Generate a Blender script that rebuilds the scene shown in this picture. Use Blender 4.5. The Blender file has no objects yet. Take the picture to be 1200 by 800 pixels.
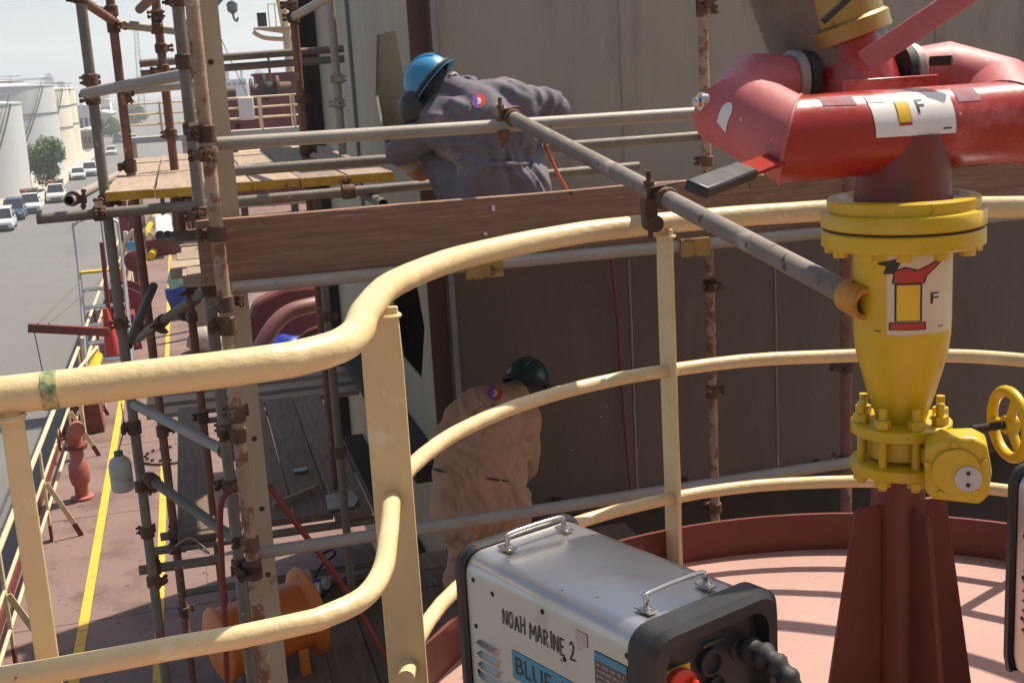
import bpy, bmesh, math, random
from mathutils import Vector as V, Matrix, noise
random.seed(7)
R=math.radians; PI=math.pi
SC=bpy.context.scene; COL=SC.collection
# ---------------------------------------------------------------- camera
F=1474.0                                   # focal length in pixels of a 1200 px wide picture
Yc=V((-395,296.5,-F)).normalized()
Zc=V((-400,6800,F)); Zc=(Zc-Yc*Zc.dot(Yc)).normalized()
Xc=Yc.cross(Zc)
M3=Matrix((Xc,Yc,Zc))                      # camera vector -> world vector
CAM=V((0,0,4.5))
cd=bpy.data.cameras.new('camera'); cd.sensor_width=36; cd.lens=F/1200*36; cd.clip_start=.05; cd.clip_end=6000
cam=bpy.data.objects.new('camera',cd); COL.objects.link(cam)
cam.matrix_world=Matrix.Translation(CAM)@M3.to_4x4(); SC.camera=cam
SC.render.resolution_x=1024; SC.render.resolution_y=682
# ---------------------------------------------------------------- light
SUN_AZ,SUN_EL=R(64),R(58.5)
w=bpy.data.worlds.new('World'); SC.world=w; w.use_nodes=True
nt=w.node_tree; sky=nt.nodes.new('ShaderNodeTexSky'); sky.sky_type='NISHITA'; sky.sun_disc=False
sky.sun_elevation=SUN_EL; sky.sun_rotation=SUN_AZ; sky.dust_density=2.0; sky.air_density=.8; sky.ozone_density=.3; sky.altitude=0
nt.links.new(sky.outputs[0],nt.nodes['Background'].inputs[0]); nt.nodes['Background'].inputs[1].default_value=.095
sl=bpy.data.lights.new('sun','SUN'); sl.energy=5.0; sl.angle=R(.7); sl.color=(1,.90,.76)
so=bpy.data.objects.new('sun',sl); COL.objects.link(so)
sd=V((math.sin(SUN_AZ)*math.cos(SUN_EL),math.cos(SUN_AZ)*math.cos(SUN_EL),math.sin(SUN_EL)))
so.rotation_euler=sd.to_track_quat('Z','Y').to_euler(); so.location=(20,10,40)
SC.view_settings.view_transform='Standard'; SC.view_settings.look='None'; SC.view_settings.exposure=.6; SC.cycles.volume_bounces=1; SC.view_settings.gamma=1
try: SC.view_settings.use_curve_mapping=False
except Exception: pass
# ---------------------------------------------------------------- helpers
def W(px,py,x=None,y=None,z=None):
    r=M3@V((px-600,400-py,-F))
    t=(x-CAM.x)/r.x if x is not None else (y-CAM.y)/r.y if y is not None else (z-CAM.z)/r.z
    return CAM+r*t
def frame(a):
    a=V(a).normalized(); b=V((0,0,1)) if abs(a.z)<.9 else V((1,0,0))
    u=a.cross(b).normalized(); return u,a.cross(u)
def cr(pts,n=8,closed=False):
    pts=[V(p) for p in pts]; N=len(pts); out=[]
    for i in range(N if closed else N-1):
        g=lambda k: pts[k%N] if closed else pts[max(0,min(N-1,k))]
        a,b,c,d=g(i-1),g(i),g(i+1),g(i+2)
        for k in range(n):
            t=k/n; out.append(.5*((2*b)+(c-a)*t+(2*a-5*b+4*c-d)*t*t+(3*b-a-3*c+d)*t**3))
    if not closed: out.append(pts[-1])
    return out
def arc(c,r,a0,a1,n,z=None):
    return [V((c[0]+r*math.cos(a0+(a1-a0)*i/n),c[1]+r*math.sin(a0+(a1-a0)*i/n),c[2] if z is None else z)) for i in range(n+1)]
ORG={}
class MB:
    def __init__(s): s.v=[]; s.f=[]
    def box(s,c,size,rot=None):
        c=V(c); h=[k/2 for k in size]; b=len(s.v)
        for i in range(8):
            p=V((h[0]*(1 if i&1 else -1),h[1]*(1 if i&2 else -1),h[2]*(1 if i&4 else -1)))
            s.v.append(c+(rot@p if rot is not None else p))
        s.f+=[[b+k for k in q] for q in ((0,2,3,1),(4,5,7,6),(0,1,5,4),(2,6,7,3),(0,4,6,2),(1,3,7,5))]
        return s
    def bx(s,x0,x1,y0,y1,z0,z1): return s.box(((x0+x1)/2,(y0+y1)/2,(z0+z1)/2),(abs(x1-x0),abs(y1-y0),abs(z1-z0)))
    def bar(s,p0,p1,wd,th,up=(0,0,1)):
        p0=V(p0);p1=V(p1);a=(p1-p0).normalized(); u=V(up); u=(u-a*u.dot(a)).normalized(); r=a.cross(u)
        m=Matrix((a,r,u)).transposed(); return s.box((p0+p1)/2,((p1-p0).length,wd,th),m)
    def tube(s,pts,r,n=12,caps=True,closed=False):
        pts=[V(p) for p in pts]; N=len(pts); rr=r if isinstance(r,(list,tuple)) else [r]*N
        d=(pts[1]-pts[0]).normalized(); u,v=frame(d)
        if closed:
            m0=(pts[0]-pts[-1]).normalized(); nn=(m0+d).normalized()
        ring=[pts[0]+(u*math.cos(2*PI*k/n)+v*math.sin(2*PI*k/n))*rr[0] for k in range(n)]
        b=len(s.v); s.v+=ring
        for i in range(1,N):
            d=(pts[i]-pts[i-1]).normalized()
            d2=(pts[(i+1)%N]-pts[i]).normalized() if (i<N-1 or closed) else d
            nn=(d+d2)
            nn=nn.normalized() if nn.length>.2 else d
            k=d.dot(nn); new=[]
            for q in ring:
                t=(pts[i]-q).dot(nn)/k; p=q+d*t
                if rr[i]!=rr[i-1]: p=pts[i]+(p-pts[i])*(rr[i]/max(rr[i-1],1e-6))
                new.append(p)
            ring=new; s.v+=ring; o=b+(i-1)*n
            for k in range(n): s.f.append([o+k,o+(k+1)%n,o+n+(k+1)%n,o+n+k])
        if closed:
            o=b+(N-1)*n
            # match the seam by nearest start vertex
            j=min(range(n),key=lambda k:(s.v[b+k]-s.v[o]).length)
            for k in range(n): s.f.append([o+k,o+(k+1)%n,b+(j+k+1)%n,b+(j+k)%n])
        elif caps:
            s.f.append([b+k for k in range(n)][::-1]); s.f.append([b+(N-1)*n+k for k in range(n)])
        return s
    def cyl(s,p0,p1,r0,r1=None,n=16): return s.tube([p0,p1],[r0,r0 if r1 is None else r1],n)
    def lathe(s,o,axis,prof,n=24,caps=True):
        o=V(o); a=V(axis).normalized(); u,v=frame(a); b=len(s.v)
        for (r,h) in prof:
            for k in range(n): s.v.append(o+a*h+(u*math.cos(2*PI*k/n)+v*math.sin(2*PI*k/n))*max(r,1e-4))
        for i in range(len(prof)-1):
            for k in range(n): s.f.append([b+i*n+k,b+i*n+(k+1)%n,b+(i+1)*n+(k+1)%n,b+(i+1)*n+k])
        if caps: s.f.append([b+k for k in range(n)][::-1]); s.f.append([b+(len(prof)-1)*n+k for k in range(n)])
        return s
    def prism(s,poly,th,o,u,v):
        o=V(o);u=V(u);v=V(v);w_=u.cross(v).normalized(); b=len(s.v); n=len(poly)
        for k in (-.5,.5):
            for (x,y) in poly: s.v.append(o+u*x+v*y+w_*(th*k))
        s.f.append([b+i for i in range(n)][::-1]); s.f.append([b+n+i for i in range(n)])
        for i in range(n): s.f.append([b+i,b+(i+1)%n,b+n+(i+1)%n,b+n+i])
        return s
    def poly(s,pts):
        b=len(s.v); s.v+=[V(p) for p in pts]; s.f.append(list(range(b,b+len(pts)))); return s
    def build(s,name,m,parent=None,ang=40,bev=0,origin=None,fixn=True):
        if parent is not None: o=ORG[parent]
        elif origin is not None: o=V(origin)
        else:
            n=len(s.v); o=V((sum(p.x for p in s.v)/n,sum(p.y for p in s.v)/n,min(p.z for p in s.v)))
        me=bpy.data.meshes.new(name); me.from_pydata([p-o for p in s.v],[],s.f)
        if fixn:
            bm=bmesh.new(); bm.from_mesh(me); bmesh.ops.recalc_face_normals(bm,faces=bm.faces); bm.to_mesh(me); bm.free()
        for q in me.polygons: q.use_smooth=True
        me.set_sharp_from_angle(angle=R(ang))
        ob=bpy.data.objects.new(name,me); COL.objects.link(ob); me.materials.append(m)
        if parent is not None: ob.parent=parent
        else: ob.location=o
        ORG[ob]=o
        if bev:
            bv=ob.modifiers.new('bevel','BEVEL'); bv.width=bev; bv.segments=2; bv.limit_method='ANGLE'; bv.angle_limit=R(35)
        return ob
def tag(o,label,cat,group=None):
    o['label']=label; o['category']=cat
    if group: o['group']=group
    return o
def thing(name,label,cat,loc,group=None):
    o=bpy.data.objects.new(name,None); COL.objects.link(o); o.location=V(loc); o.empty_display_size=.2; ORG[o]=V(loc)
    return tag(o,label,cat,group)
def struct(o): o['kind']='structure'; return o
def copy_tree(o,parent=None):
    c=o.copy(); COL.objects.link(c); c.parent=parent
    for ch in list(o.children): copy_tree(ch,c)
    return c
def hexc(r,g,b):
    f=lambda c:(c/255/12.92 if c/255<=.04045 else ((c/255+.055)/1.055)**2.4); return (f(r),f(g),f(b),1)
MATS={}
def mat(name,c1,c2=None,rough=.6,metal=0,s=3,c3=None,s3=10,t3=.6,bump=.15,bs=60,st=(1,1,1),st3=None,rv=.12,rnd=0,spec=.5,w3=.05,c4=None,s4=30,t4=.66,st4=(1,1,1),bd=.004):
    m=bpy.data.materials.new(name); m.use_nodes=True; MATS[name]=m; t=m.node_tree; N=t.nodes; L=t.links; b=N['Principled BSDF']
    f4=lambda c:tuple(c) if len(c)==4 else tuple(c)+(1,)
    c1=f4(c1); c2=f4(c2 or [k*.75 for k in c1[:3]])
    geo=N.new('ShaderNodeNewGeometry')
    oi=N.new('ShaderNodeObjectInfo')
    off=N.new('ShaderNodeVectorMath'); off.operation='MULTIPLY_ADD'
    cmb=N.new('ShaderNodeCombineXYZ')
    for i in range(3): L.new(oi.outputs['Random'],cmb.inputs[i])
    L.new(cmb.outputs[0],off.inputs[0]); off.inputs[1].default_value=(3.1,5.7,2.3) if rnd else (0,0,0); L.new(geo.outputs['Position'],off.inputs[2])
    def nz(scale,stv,det=5,ro=.6):
        mp=N.new('ShaderNodeMapping'); mp.inputs['Scale'].default_value=stv; L.new(off.outputs[0],mp.inputs[0])
        n=N.new('ShaderNodeTexNoise'); n.inputs['Scale'].default_value=scale; n.inputs['Detail'].default_value=det; n.inputs['Roughness'].default_value=ro
        L.new(mp.outputs[0],n.inputs['Vector']); return n.outputs['Fac']
    def ramp(src,a,bb):
        r=N.new('ShaderNodeMapRange'); r.inputs[1].default_value=a; r.inputs[2].default_value=bb; L.new(src,r.inputs[0]); return r.outputs[0]
    def mix(fac,a,bb,mode='MIX'):
        x=N.new('ShaderNodeMix'); x.data_type='RGBA'; x.blend_type=mode
        if isinstance(fac,float): x.inputs[0].default_value=fac
        else: L.new(fac,x.inputs[0])
        for i,q in ((6,a),(7,bb)):
            if isinstance(q,tuple): x.inputs[i].default_value=q
            else: L.new(q,x.inputs[i])
        return x.outputs[2]
    n1=nz(s,st); col=mix(ramp(n1,.33,.67),c1,c2)
    if c3: col=mix(ramp(nz(s3,st3 or st,8,.65),t3,t3+w3),col,f4(c3))
    if c4: col=mix(ramp(nz(s4,st4,3,.5),t4,t4+.03),col,f4(c4))
    if rnd:
        r=N.new('ShaderNodeMapRange'); r.inputs[3].default_value=1-rnd; r.inputs[4].default_value=1+rnd*.4; L.new(oi.outputs['Random'],r.inputs[0])
        cc=N.new('ShaderNodeCombineXYZ')
        for i in range(3): L.new(r.outputs[0],cc.inputs[i])
        col=mix(1.0,col,cc.outputs[0],'MULTIPLY')
    L.new(col,b.inputs['Base Color'])
    rr=N.new('ShaderNodeMapRange'); rr.inputs[3].default_value=max(.02,rough-rv); rr.inputs[4].default_value=min(1,rough+rv); L.new(nz(s*3,st),rr.inputs[0]); L.new(rr.outputs[0],b.inputs['Roughness'])
    b.inputs['Metallic'].default_value=metal; b.inputs['Specular IOR Level'].default_value=spec
    if bump:
        bp=N.new('ShaderNodeBump'); bp.inputs['Strength'].default_value=bump; bp.inputs['Distance'].default_value=bd; L.new(nz(bs,st,6,.65),bp.inputs['Height']); L.new(bp.outputs[0],b.inputs['Normal'])
    return m
# ---------------------------------------------------------------- materials
cream=mat('cream_paint',(.69,.54,.29),(.63,.48,.245),rough=.38,s=6,c3=(.72,.60,.36),s3=14,t3=.6,bump=.7,bs=11,c4=(.30,.15,.07),s4=46,t4=.735,bd=.008)
cream_b=mat('cream_rail_paint',(.66,.52,.32),(.55,.42,.25),rough=.5,s=4,c3=(.3,.12,.07),s3=9,t3=.66)
deckred=mat('deck_red',(.170,.105,.087),(.205,.131,.109),rough=.75,s=.9,c3=(.125,.072,.06),s3=1.7,t3=.5,w3=.14,c4=(.10,.055,.045),s4=7,t4=.66,bump=.3,bs=30)
platred=mat('platform_red',(.36,.205,.17),(.41,.25,.21),rough=.7,s=3,c3=(.36,.19,.155),s3=6,t3=.6,w3=.1,c4=(.22,.11,.09),s4=45,t4=.72,bump=.3,bs=90)
oxide=mat('oxide_red',(.15,.028,.014),(.12,.022,.012),rough=.5,s=5,c3=(.21,.065,.042),s3=12,t3=.63,bump=.35,bs=45)
monred=mat('monitor_red',(.34,.022,.012),(.28,.018,.011),rough=.26,s=5,c3=(.50,.14,.13),s3=4,t3=.58,w3=.12,c4=(.62,.36,.3),s4=40,t4=.73,bump=.18,bs=30)
monpink=mat('faded_red',(.46,.115,.11),(.40,.085,.09),rough=.55,s=6,c3=(.33,.05,.06),s3=7,t3=.62,w3=.1,c4=(.55,.33,.29),s4=34,t4=.70,bump=.25,bs=24)
yel=mat('valve_yellow',(.62,.42,.006),(.54,.34,.006),rough=.34,s=7,c3=(.48,.22,.02),s3=11,t3=.62,w3=.08,c4=(.25,.09,.03),s4=60,t4=.73,bump=.25,bs=35)
rustm=mat('rust',(.15,.075,.042),(.09,.045,.027),rough=.85,s=14,c3=(.28,.19,.12),s3=20,t3=.58,bump=.6,bs=70,rnd=.35)
galv=mat('galvanised',(.34,.31,.265),(.28,.245,.205),rough=.55,metal=.15,s=5,c3=(.36,.25,.16),s3=9,t3=.6,w3=.12,c4=(.14,.08,.05),s4=34,t4=.7,bump=.25,bs=60)
galvd=mat('dark_galvanised',(.195,.17,.14),(.145,.125,.10),rough=.6,metal=.12,s=6,c3=(.20,.11,.06),s3=9,t3=.58,w3=.1,c4=(.35,.32,.28),s4=25,t4=.69,bump=.35,bs=60)
rusty=mat('rusty_tube',(.40,.29,.19),(.30,.19,.12),rough=.75,s=7,c3=(.20,.08,.04),s3=12,t3=.5,w3=.07,c4=(.55,.45,.33),s4=30,t4=.66,bump=.6,bs=55)
rustr=mat('red_rusty_tube',(.21,.10,.066),(.15,.068,.045),rough=.75,s=8,c3=(.36,.22,.14),s3=14,t3=.6,bump=.5,bs=55)
perfm=mat('cream_channel',(.46,.37,.25),(.38,.30,.20),rough=.6,s=4,c3=(.22,.13,.08),s3=7,t3=.62,st=(1,1,.35),bump=.3)
woodx=mat('toe_board_wood',(.30,.165,.10),(.19,.098,.057),rough=.72,s=9,st=(.35,4,7),c3=(.40,.25,.16),s3=5,t3=.6,st3=(.5,5,10),c4=(.05,.024,.015),s4=20,t4=.72,bump=.7,bs=30)
wood=mat('plank_wood',(.38,.29,.215),(.29,.21,.15),rough=.85,s=7,st=(5,.4,5),c3=(.17,.10,.06),s3=5,t3=.6,st3=(6,.5,6),w3=.12,bump=.7,bs=24,rnd=.3)
woodX=mat('plank_wood_cross',(.40,.31,.23),(.30,.22,.15),rough=.85,s=7,st=(.4,5,5),c3=(.17,.10,.06),s3=5,t3=.6,st3=(.5,6,6),w3=.12,bump=.7,bs=24,rnd=.25)
woodd=mat('dark_plank_wood',(.25,.172,.113),(.16,.107,.07),rough=.85,s=7,st=(5,.5,5),c3=(.30,.235,.18),s3=6,t3=.6,st3=(6,.7,6),w3=.1,bump=.7,bs=24,rnd=.3)
steelw=mat('bare_steel_plate',(.35,.315,.26),(.30,.268,.22),rough=.62,s=.9,st=(1.6,1,.35),c3=(.20,.168,.132),s3=1.6,t3=.52,st3=(2.6,1,.45),w3=.22,c4=(.42,.37,.31),s4=9,t4=.70,st4=(3,1,.22),bump=.2,bs=2.2,bd=.05,metal=.12)
steell=mat('shaded_brown_plate',(.135,.103,.081),(.105,.078,.061),rough=.6,s=1.1,st=(1.6,1,.5),c3=(.15,.115,.09),s3=2.6,t3=.58,st3=(2,1,.8),w3=.15,c4=(.36,.33,.29),s4=26,t4=.745,bump=.2,bs=2.2,bd=.05,metal=.1)  # lower wall plates: shade below the plank walkway put into a darker brown
sidew=mat('pale_primer',(.37,.32,.225),(.30,.265,.195),rough=.7,s=1.2,st=(1,1.5,.35),c3=(.40,.26,.10),s3=2.2,t3=.62,st3=(1,3,.35),w3=.15,bump=.15,bs=20)
greyw=mat('grey_primer',(.17,.17,.162),(.14,.14,.133),rough=.7,s=1.4,bump=.1)
brownp=mat('brown_primer',(.14,.068,.042),(.10,.05,.033),rough=.7,s=3,st=(1,1,.4),c3=(.2,.12,.08),s3=6,t3=.63,bump=.3)
bluest=mat('blue_grey_steel',(.27,.29,.31),(.2,.21,.22),rough=.5,s=4,metal=.3)
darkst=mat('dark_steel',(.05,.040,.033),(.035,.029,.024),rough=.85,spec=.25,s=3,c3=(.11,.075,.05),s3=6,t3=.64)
black=mat('black_plastic',(.014,.014,.015),(.02,.02,.02),rough=.42,s=9,c3=(.07,.06,.05),s3=15,t3=.66,w3=.15,bump=.12)
rubber=mat('black_rubber',(.012,.012,.013),(.022,.021,.02),rough=.65,s=20,bump=.1)
machm=mat('brushed_metal',(.56,.55,.52),(.50,.49,.465),rough=.30,metal=.92,s=2.2,c3=(.36,.34,.31),s3=5,t3=.58,w3=.2,c4=(.16,.11,.08),s4=48,t4=.735,bump=.07,bs=18,rv=.07)
chrome=mat('chrome',(.66,.62,.56),(.55,.5,.45),rough=.18,metal=1,s=12,c3=(.2,.13,.08),s3=20,t3=.68,bump=.05)
white=mat('white_label',(.74,.72,.68),(.66,.63,.58),rough=.45,s=9,bump=.03,c4=(.4,.34,.28),s4=50,t4=.72)
beigel=mat('beige_label',(.66,.57,.40),(.60,.50,.34),rough=.4,s=12,bump=.03)
ink=mat('black_ink',(.018,.016,.015),(.03,.026,.024),rough=.5,bump=0)
redink=mat('red_ink',(.45,.03,.02),(.4,.03,.02),rough=.4,bump=0)
yelink=mat('yellow_ink',(.78,.50,.02),(.72,.45,.02),rough=.4,bump=0)
blueink=mat('blue_band',(.045,.24,.38),(.04,.2,.33),rough=.4,s=8,bump=0)
orange=mat('orange_paint',(.60,.155,.018),(.5,.12,.015),rough=.4,s=6,c3=(.35,.07,.02),s3=9,t3=.63,bump=.15)
blueP=mat('blue_plastic',(.012,.06,.36),(.01,.045,.28),rough=.4,s=8,bump=.1)
redp=mat('red_plastic',(.62,.035,.015),(.55,.03,.012),rough=.3,s=6,bump=.05)
linep=mat('yellow_line_paint',(.68,.42,.035),(.60,.37,.03),rough=.7,s=5,c3=(.42,.21,.10),s3=9,t3=.58,w3=.08,bump=.2)
hose=mat('red_hose',(.20,.028,.022),(.15,.022,.018),rough=.5,s=9,bump=.1)
concrete=mat('quay_concrete',(.155,.150,.140),(.138,.133,.125),rough=.85,s=.12,c3=(.118,.113,.106),s3=.09,t3=.52,w3=.2,st3=(2.5,.35,1),c4=(.18,.175,.165),s4=.4,t4=.68,bump=.1,bs=3)
hullm=mat('hull_paint',(.10,.025,.02),(.08,.02,.017),rough=.55,s=.6)
polem=mat('weathered_pole',(.22,.185,.155),(.155,.125,.10),rough=.65,metal=.1,s=6,c3=(.33,.28,.235),s3=8,t3=.58,w3=.1,c4=(.08,.055,.04),s4=26,t4=.66,bump=.5,bs=50)
neckm=mat('neck_red',(.19,.026,.016),(.14,.022,.015),rough=.45,s=6,c3=(.09,.035,.022),s3=9,t3=.55,w3=.12,bump=.3)
# ================================================================ SETTING
g=MB(); g.poly([(-1500,-200,-6),(1500,-200,-6),(1500,2600,-6),(-1500,2600,-6)]); struct(g.build('quay_ground',concrete,origin=(0,0,-6)))
hd=MB(); hd.bx(-2.0,16,-10,66,-7.5,-.004); struct(hd.build('ship_hull',hullm))
dk=MB(); dk.poly([(-1.96,-10,0),(15.9,-10,0),(15.9,66,0),(-1.96,66,0)]); deck=struct(dk.build('main_deck',deckred,origin=(0,0,0)))
for x,wd in ((-1.27,.085),(-.63,.075)):
    l=MB(); l.poly([(x-wd/2,4,.004),(x+wd/2,4,.004),(x+wd/2,40,.004),(x-wd/2,40,.004)]); l.build('painted_line',linep,deck)
for y in [5.2,8.1,10.9,13.8,16.6,19.5,22.4,25.3]:
    k=MB(); pts=[V((-1.95+.35*i,y+random.uniform(-.004,.004),.0)) for i in range(18)]; k.tube(pts,.006,5); k.build('deck_seam',deckred,deck)
k=MB(); k.tube([V((-.2,4+i*1.5,0)) for i in range(16)],.006,5); k.build('deck_seam',deckred,deck)
# gutter bar along the deck edge
gb=MB(); gb.bx(-1.985,-1.955,-10,66,-.003,.12); gb.build('deck_edge_bar',oxide,deck)
# raised monitor platform the camera stands on
PC=V((1.4,2.24,3.0)); PR=1.095
pl=MB(); a0,a1=R(-60),R(168)
ring=arc(PC,PR+.045,a0,a1,64)
outl=ring+[V((.30,2.06,3)),V((-1.6,2.06,3)),V((-1.6,-1.2,3)),V((1.95,-1.2,3))]
pl.prism([(p.x,p.y) for p in outl],.012,(0,0,2.994),(1,0,0),(0,1,0))
plat=struct(pl.build('platform_floor',platred,origin=(0,0,3)))
tp=MB()
for rr in (0,):
    pts=arc(PC,PR+.045,a0,R(167),60); n=len(pts); b=len(tp.v)
    for p in pts:
        d=(p-PC); d.z=0; d.normalize()
        for q in (p-d*.006+V((0,0,-.11)),p+d*.006+V((0,0,-.11)),p+d*.006+V((0,0,.115)),p-d*.006+V((0,0,.115))): tp.v.append(q)
    for i in range(n-1):
        for k in range(4): tp.f.append([b+i*4+k,b+i*4+(k+1)%4,b+i*4+4+(k+1)%4,b+i*4+4+k])
    tp.f.append([b,b+1,b+2,b+3]); e=b+(n-1)*4; tp.f.append([e,e+1,e+2,e+3])
tp.build('toe_plate',oxide,plat)
tp=MB(); tp.bx(-1.6,.31,2.055,2.067,2.89,3.115); tp.build('toe_plate',oxide,plat)
cl=MB(); cl.cyl((1.4,2.24,0),(1.4,2.24,2.98),.16,n=24); cl.bx(-.4,-.25,.2,.35,0,2.98); cl.bx(-.4,1.8,.22,.34,2.84,2.975); cl.build('support_column',oxide,plat)

# unseen wall added behind the platform, cuts sky fill and bounces warm light
p=MB(); p.bx(-1.9,15.8,-9.4,-9,0,13); struct(p.build('unseen_aft_blocker',sidew))
# ---------------------------------------------------------------- steel deckhouse block
blk=thing('steel_deckhouse','tall unpainted steel deckhouse block behind the scaffold','deckhouse',(1.3,6.8,1.9))
WT=5.5
xs=[1.385,2.42,3.34,4.4,5.6,7.2]
for i in range(len(xs)-1):
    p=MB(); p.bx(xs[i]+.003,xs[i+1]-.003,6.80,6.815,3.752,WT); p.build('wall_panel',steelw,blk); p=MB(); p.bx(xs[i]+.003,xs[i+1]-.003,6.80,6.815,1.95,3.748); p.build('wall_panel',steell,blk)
    if i:
        sm=MB(); pts=[V((xs[i]+random.uniform(-.002,.002),6.797,z)) for z in [1.95+k*.07 for k in range(51)]]
        sm.tube(pts,[.0048*random.uniform(.7,1.2) for _ in pts],6); sm.build('weld_seam',steelw,blk)
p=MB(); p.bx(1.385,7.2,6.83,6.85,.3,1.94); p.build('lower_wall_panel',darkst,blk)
p=MB(); p.bx(1.385,7.2,6.70,6.86,1.935,1.949); p.build('bottom_flange',brownp,blk)
for i,x in enumerate([1.9,2.5,2.72,2.95,3.2,3.6,3.95,4.2]):      # fairing lugs left along the lower edge
    p=MB(); h=random.uniform(.025,.075); p.box((x,6.78,1.95+h/2),(random.uniform(.02,.06),.03,h),Matrix.Rotation(random.uniform(-.3,.3),3,'Y')); p.build('fairing_lug',darkst,blk,bev=.004)
# corner: brown stiffener flange and narrow blue-grey strip
p=MB(); p.bx(1.255,1.355,6.92,6.935,.3,WT); p.build('corner_stiffener',brownp,blk)
p=MB(); p.bx(1.357,1.384,6.78,6.80,1.9,WT); p.build('edge_strip',bluest,blk)
p=MB(); p.bx(1.357,1.384,6.801,6.93,1.9,WT); p.build('edge_web',brownp,blk)
# side wall facing left with cut openings
def plate_hole(x,y0,y1,z0,z1,holes,th):
    """plate in the plane x=const, rectangular strips around octagonal holes"""
    m=MB(); hs=sorted(holes,key=lambda h:h[0]-h[2])
    def quad(ya,yb,za,zb):
        m.bx(x-th/2,x+th/2,ya,yb,za,zb)
    ys=[y0]
    cur=y0
    for grp in hs:
        cy,czs,hw,hh,ch=grp
        quad(cur,cy-hw,z0,z1)
        zc=z0
        for cz in czs:
            quad(cy-hw,cy+hw,zc,cz-hh)
            # four corner triangles
            for sy in (-1,1):
                for sz in (-1,1):
                    a=(cy+sy*hw,cz+sz*hh); tri=[a,(a[0]-sy*ch,a[1]),(a[0],a[1]-sz*ch*1.5)]
                    m.prism([(t[0],t[1]) for t in tri],th,(x,0,0),(0,1,0),(0,0,1))
            zc=cz+hh
        quad(cy-hw,cy+hw,zc,z1); cur=cy+hw
    quad(cur,y1,z0,z1)
    return m
plate_hole(1.31,6.94,12.0,.3,WT,[(7.98,(3.0,4.38),.62,.38,.26)],.016).build('side_wall_plate',sidew,blk,ang=20)
# inside of the block seen through the openings
p=MB(); p.bx(1.75,1.766,6.9,12,.3,WT-.5); p.build('inner_bulkhead',greyw,blk)
p=MB(); p.bx(7.2,7.216,6.8,12,.3,WT); p.build('right_wall_plate',steelw,blk)
p=MB(); p.bx(1.3,7.2,12.0,12.016,.3,WT); p.build('rear_wall_plate',greyw,blk)
p=MB(); p.bx(1.19,1.30,11.9,12.0,.3,WT); p.bx(1.13,1.19,11.88,12.02,.3,WT); p.build('rear_flange',darkst,blk)
for z in (2.25,1.35):
    p=MB(); p.bx(1.12,1.30,7.0,11.0,z-.10,z); p.build('ledge_bracket',darkst,blk)
p=MB(); p.cyl((1.295,9.6,3.4),(1.295,9.6,WT),.02); p.build('cable_conduit',greyw,blk)

# ================================================================ SCAFFOLD
scf=thing('tube_scaffold','rusty and galvanised tube and coupler scaffold in front of the deckhouse','scaffold',(.1,4.55,0))
TR=.02415
def coupler(p,axis,parent,m=rustm,s=1.0,bolt=True):
    """swivel coupler: two half shells round a tube with bolts sticking out"""
    p=V(p); a=V(axis).normalized(); u,v=frame(a); k=MB(); th=random.uniform(0,6.28); u,v=u*math.cos(th)+v*math.sin(th),v*math.cos(th)-u*math.sin(th); s*=random.uniform(.8,1.15)
    k.tube([p-a*.030*s,p-a*.026*s,p+a*.026*s,p+a*.030*s],[.029,.0345,.0345,.029],14)
    k.bar(p+u*.03,p+u*.062,.042*s,.030,a)
    if bolt:
        for sg in (-1,1):
            q=p+u*.048+a*.012*sg
            k.cyl(q-v*.045,q+v*.05,.0062,n=8); k.cyl(q+v*.025,q+v*.038,.0125,n=6); k.cyl(q-v*.045,q-v*.034,.0115,n=6)
    return k.build('coupler',m,parent)
def stube(name,p0,p1,m,cps=(),r=TR,cm=rustm,wob=.0):
    p0=V(p0);p1=V(p1); n=6
    k=MB(); pts=[p0.lerp(p1,i/n)+V((random.uniform(-1,1),random.uniform(-1,1),random.uniform(-1,1)))*wob*(0<i<n) for i in range(n+1)]
    k.tube(pts,r,16,caps=False)
    # hollow open ends
    a=(p1-p0).normalized()
    for e,sg in ((p0,-1),(p1,1)):
        k.tube([e,e-a*sg*.06],r*.84,16,caps=False); 
        b=len(k.v); u,v=frame(a)
        for rr in (r,r*.84):
            for j in range(16): k.v.append(e+(u*math.cos(2*PI*j/16)+v*math.sin(2*PI*j/16))*rr)
        for j in range(16): k.f.append([b+j,b+(j+1)%16,b+16+(j+1)%16,b+16+j])
    o=k.build(name,m,scf,fixn=False)
    for t in cps: coupler(p0.lerp(p1,t),p1-p0,o,cm)
    return o
def up(x,y,z0,z1,m,zc=(),name='upright_tube',cm=rustm):
    return stube(name,(x,y,z0),(x,y,z1),m,[(z-z0)/(z1-z0) for z in zc],cm=cm,wob=.002)
# uprights
up(.088,4.55,0,5.3,rusty,(4.34,4.27,3.99,3.74,3.66,3.33,3.25,2.83,2.74,2.72,2.1))
up(.046,5.2,0,5.25,galvd,(4.84,4.6,4.34,4.0,3.7,3.1,2.86,2.5))
up(-.37,6.2,0,5.2,galvd,(4.93,4.56,4.48,4.0,3.42,2.9,2.6,2.36,2.1,1.72))
up(-.28,7.2,0,5.3,rustr,(4.92,4.84,4.52,4.10,3.2,2.92,2.6,1.9,1.5))
up(-.05,7.4,0,4.98,rustr,(4.9,4.72,4.6,4.25,3.9,3.2,2.6))
up(.707,7.6,2,5.6,rustr,(4.93,4.86,4.4,4.1))
up(.915,7.5,4.06,5.6,galv,(4.5,4.36),cm=galv)
up(2.49,5.8,0,5.4,rusty,(4.75,4.72,4.0,3.38,2.83,2.2))
up(2.605,4.65,0,4.2,rustr,(3.9,3.2,2.78))
up(.69,7.0,0,3.9,galvd,(3.78,3.2,2.4))
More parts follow.
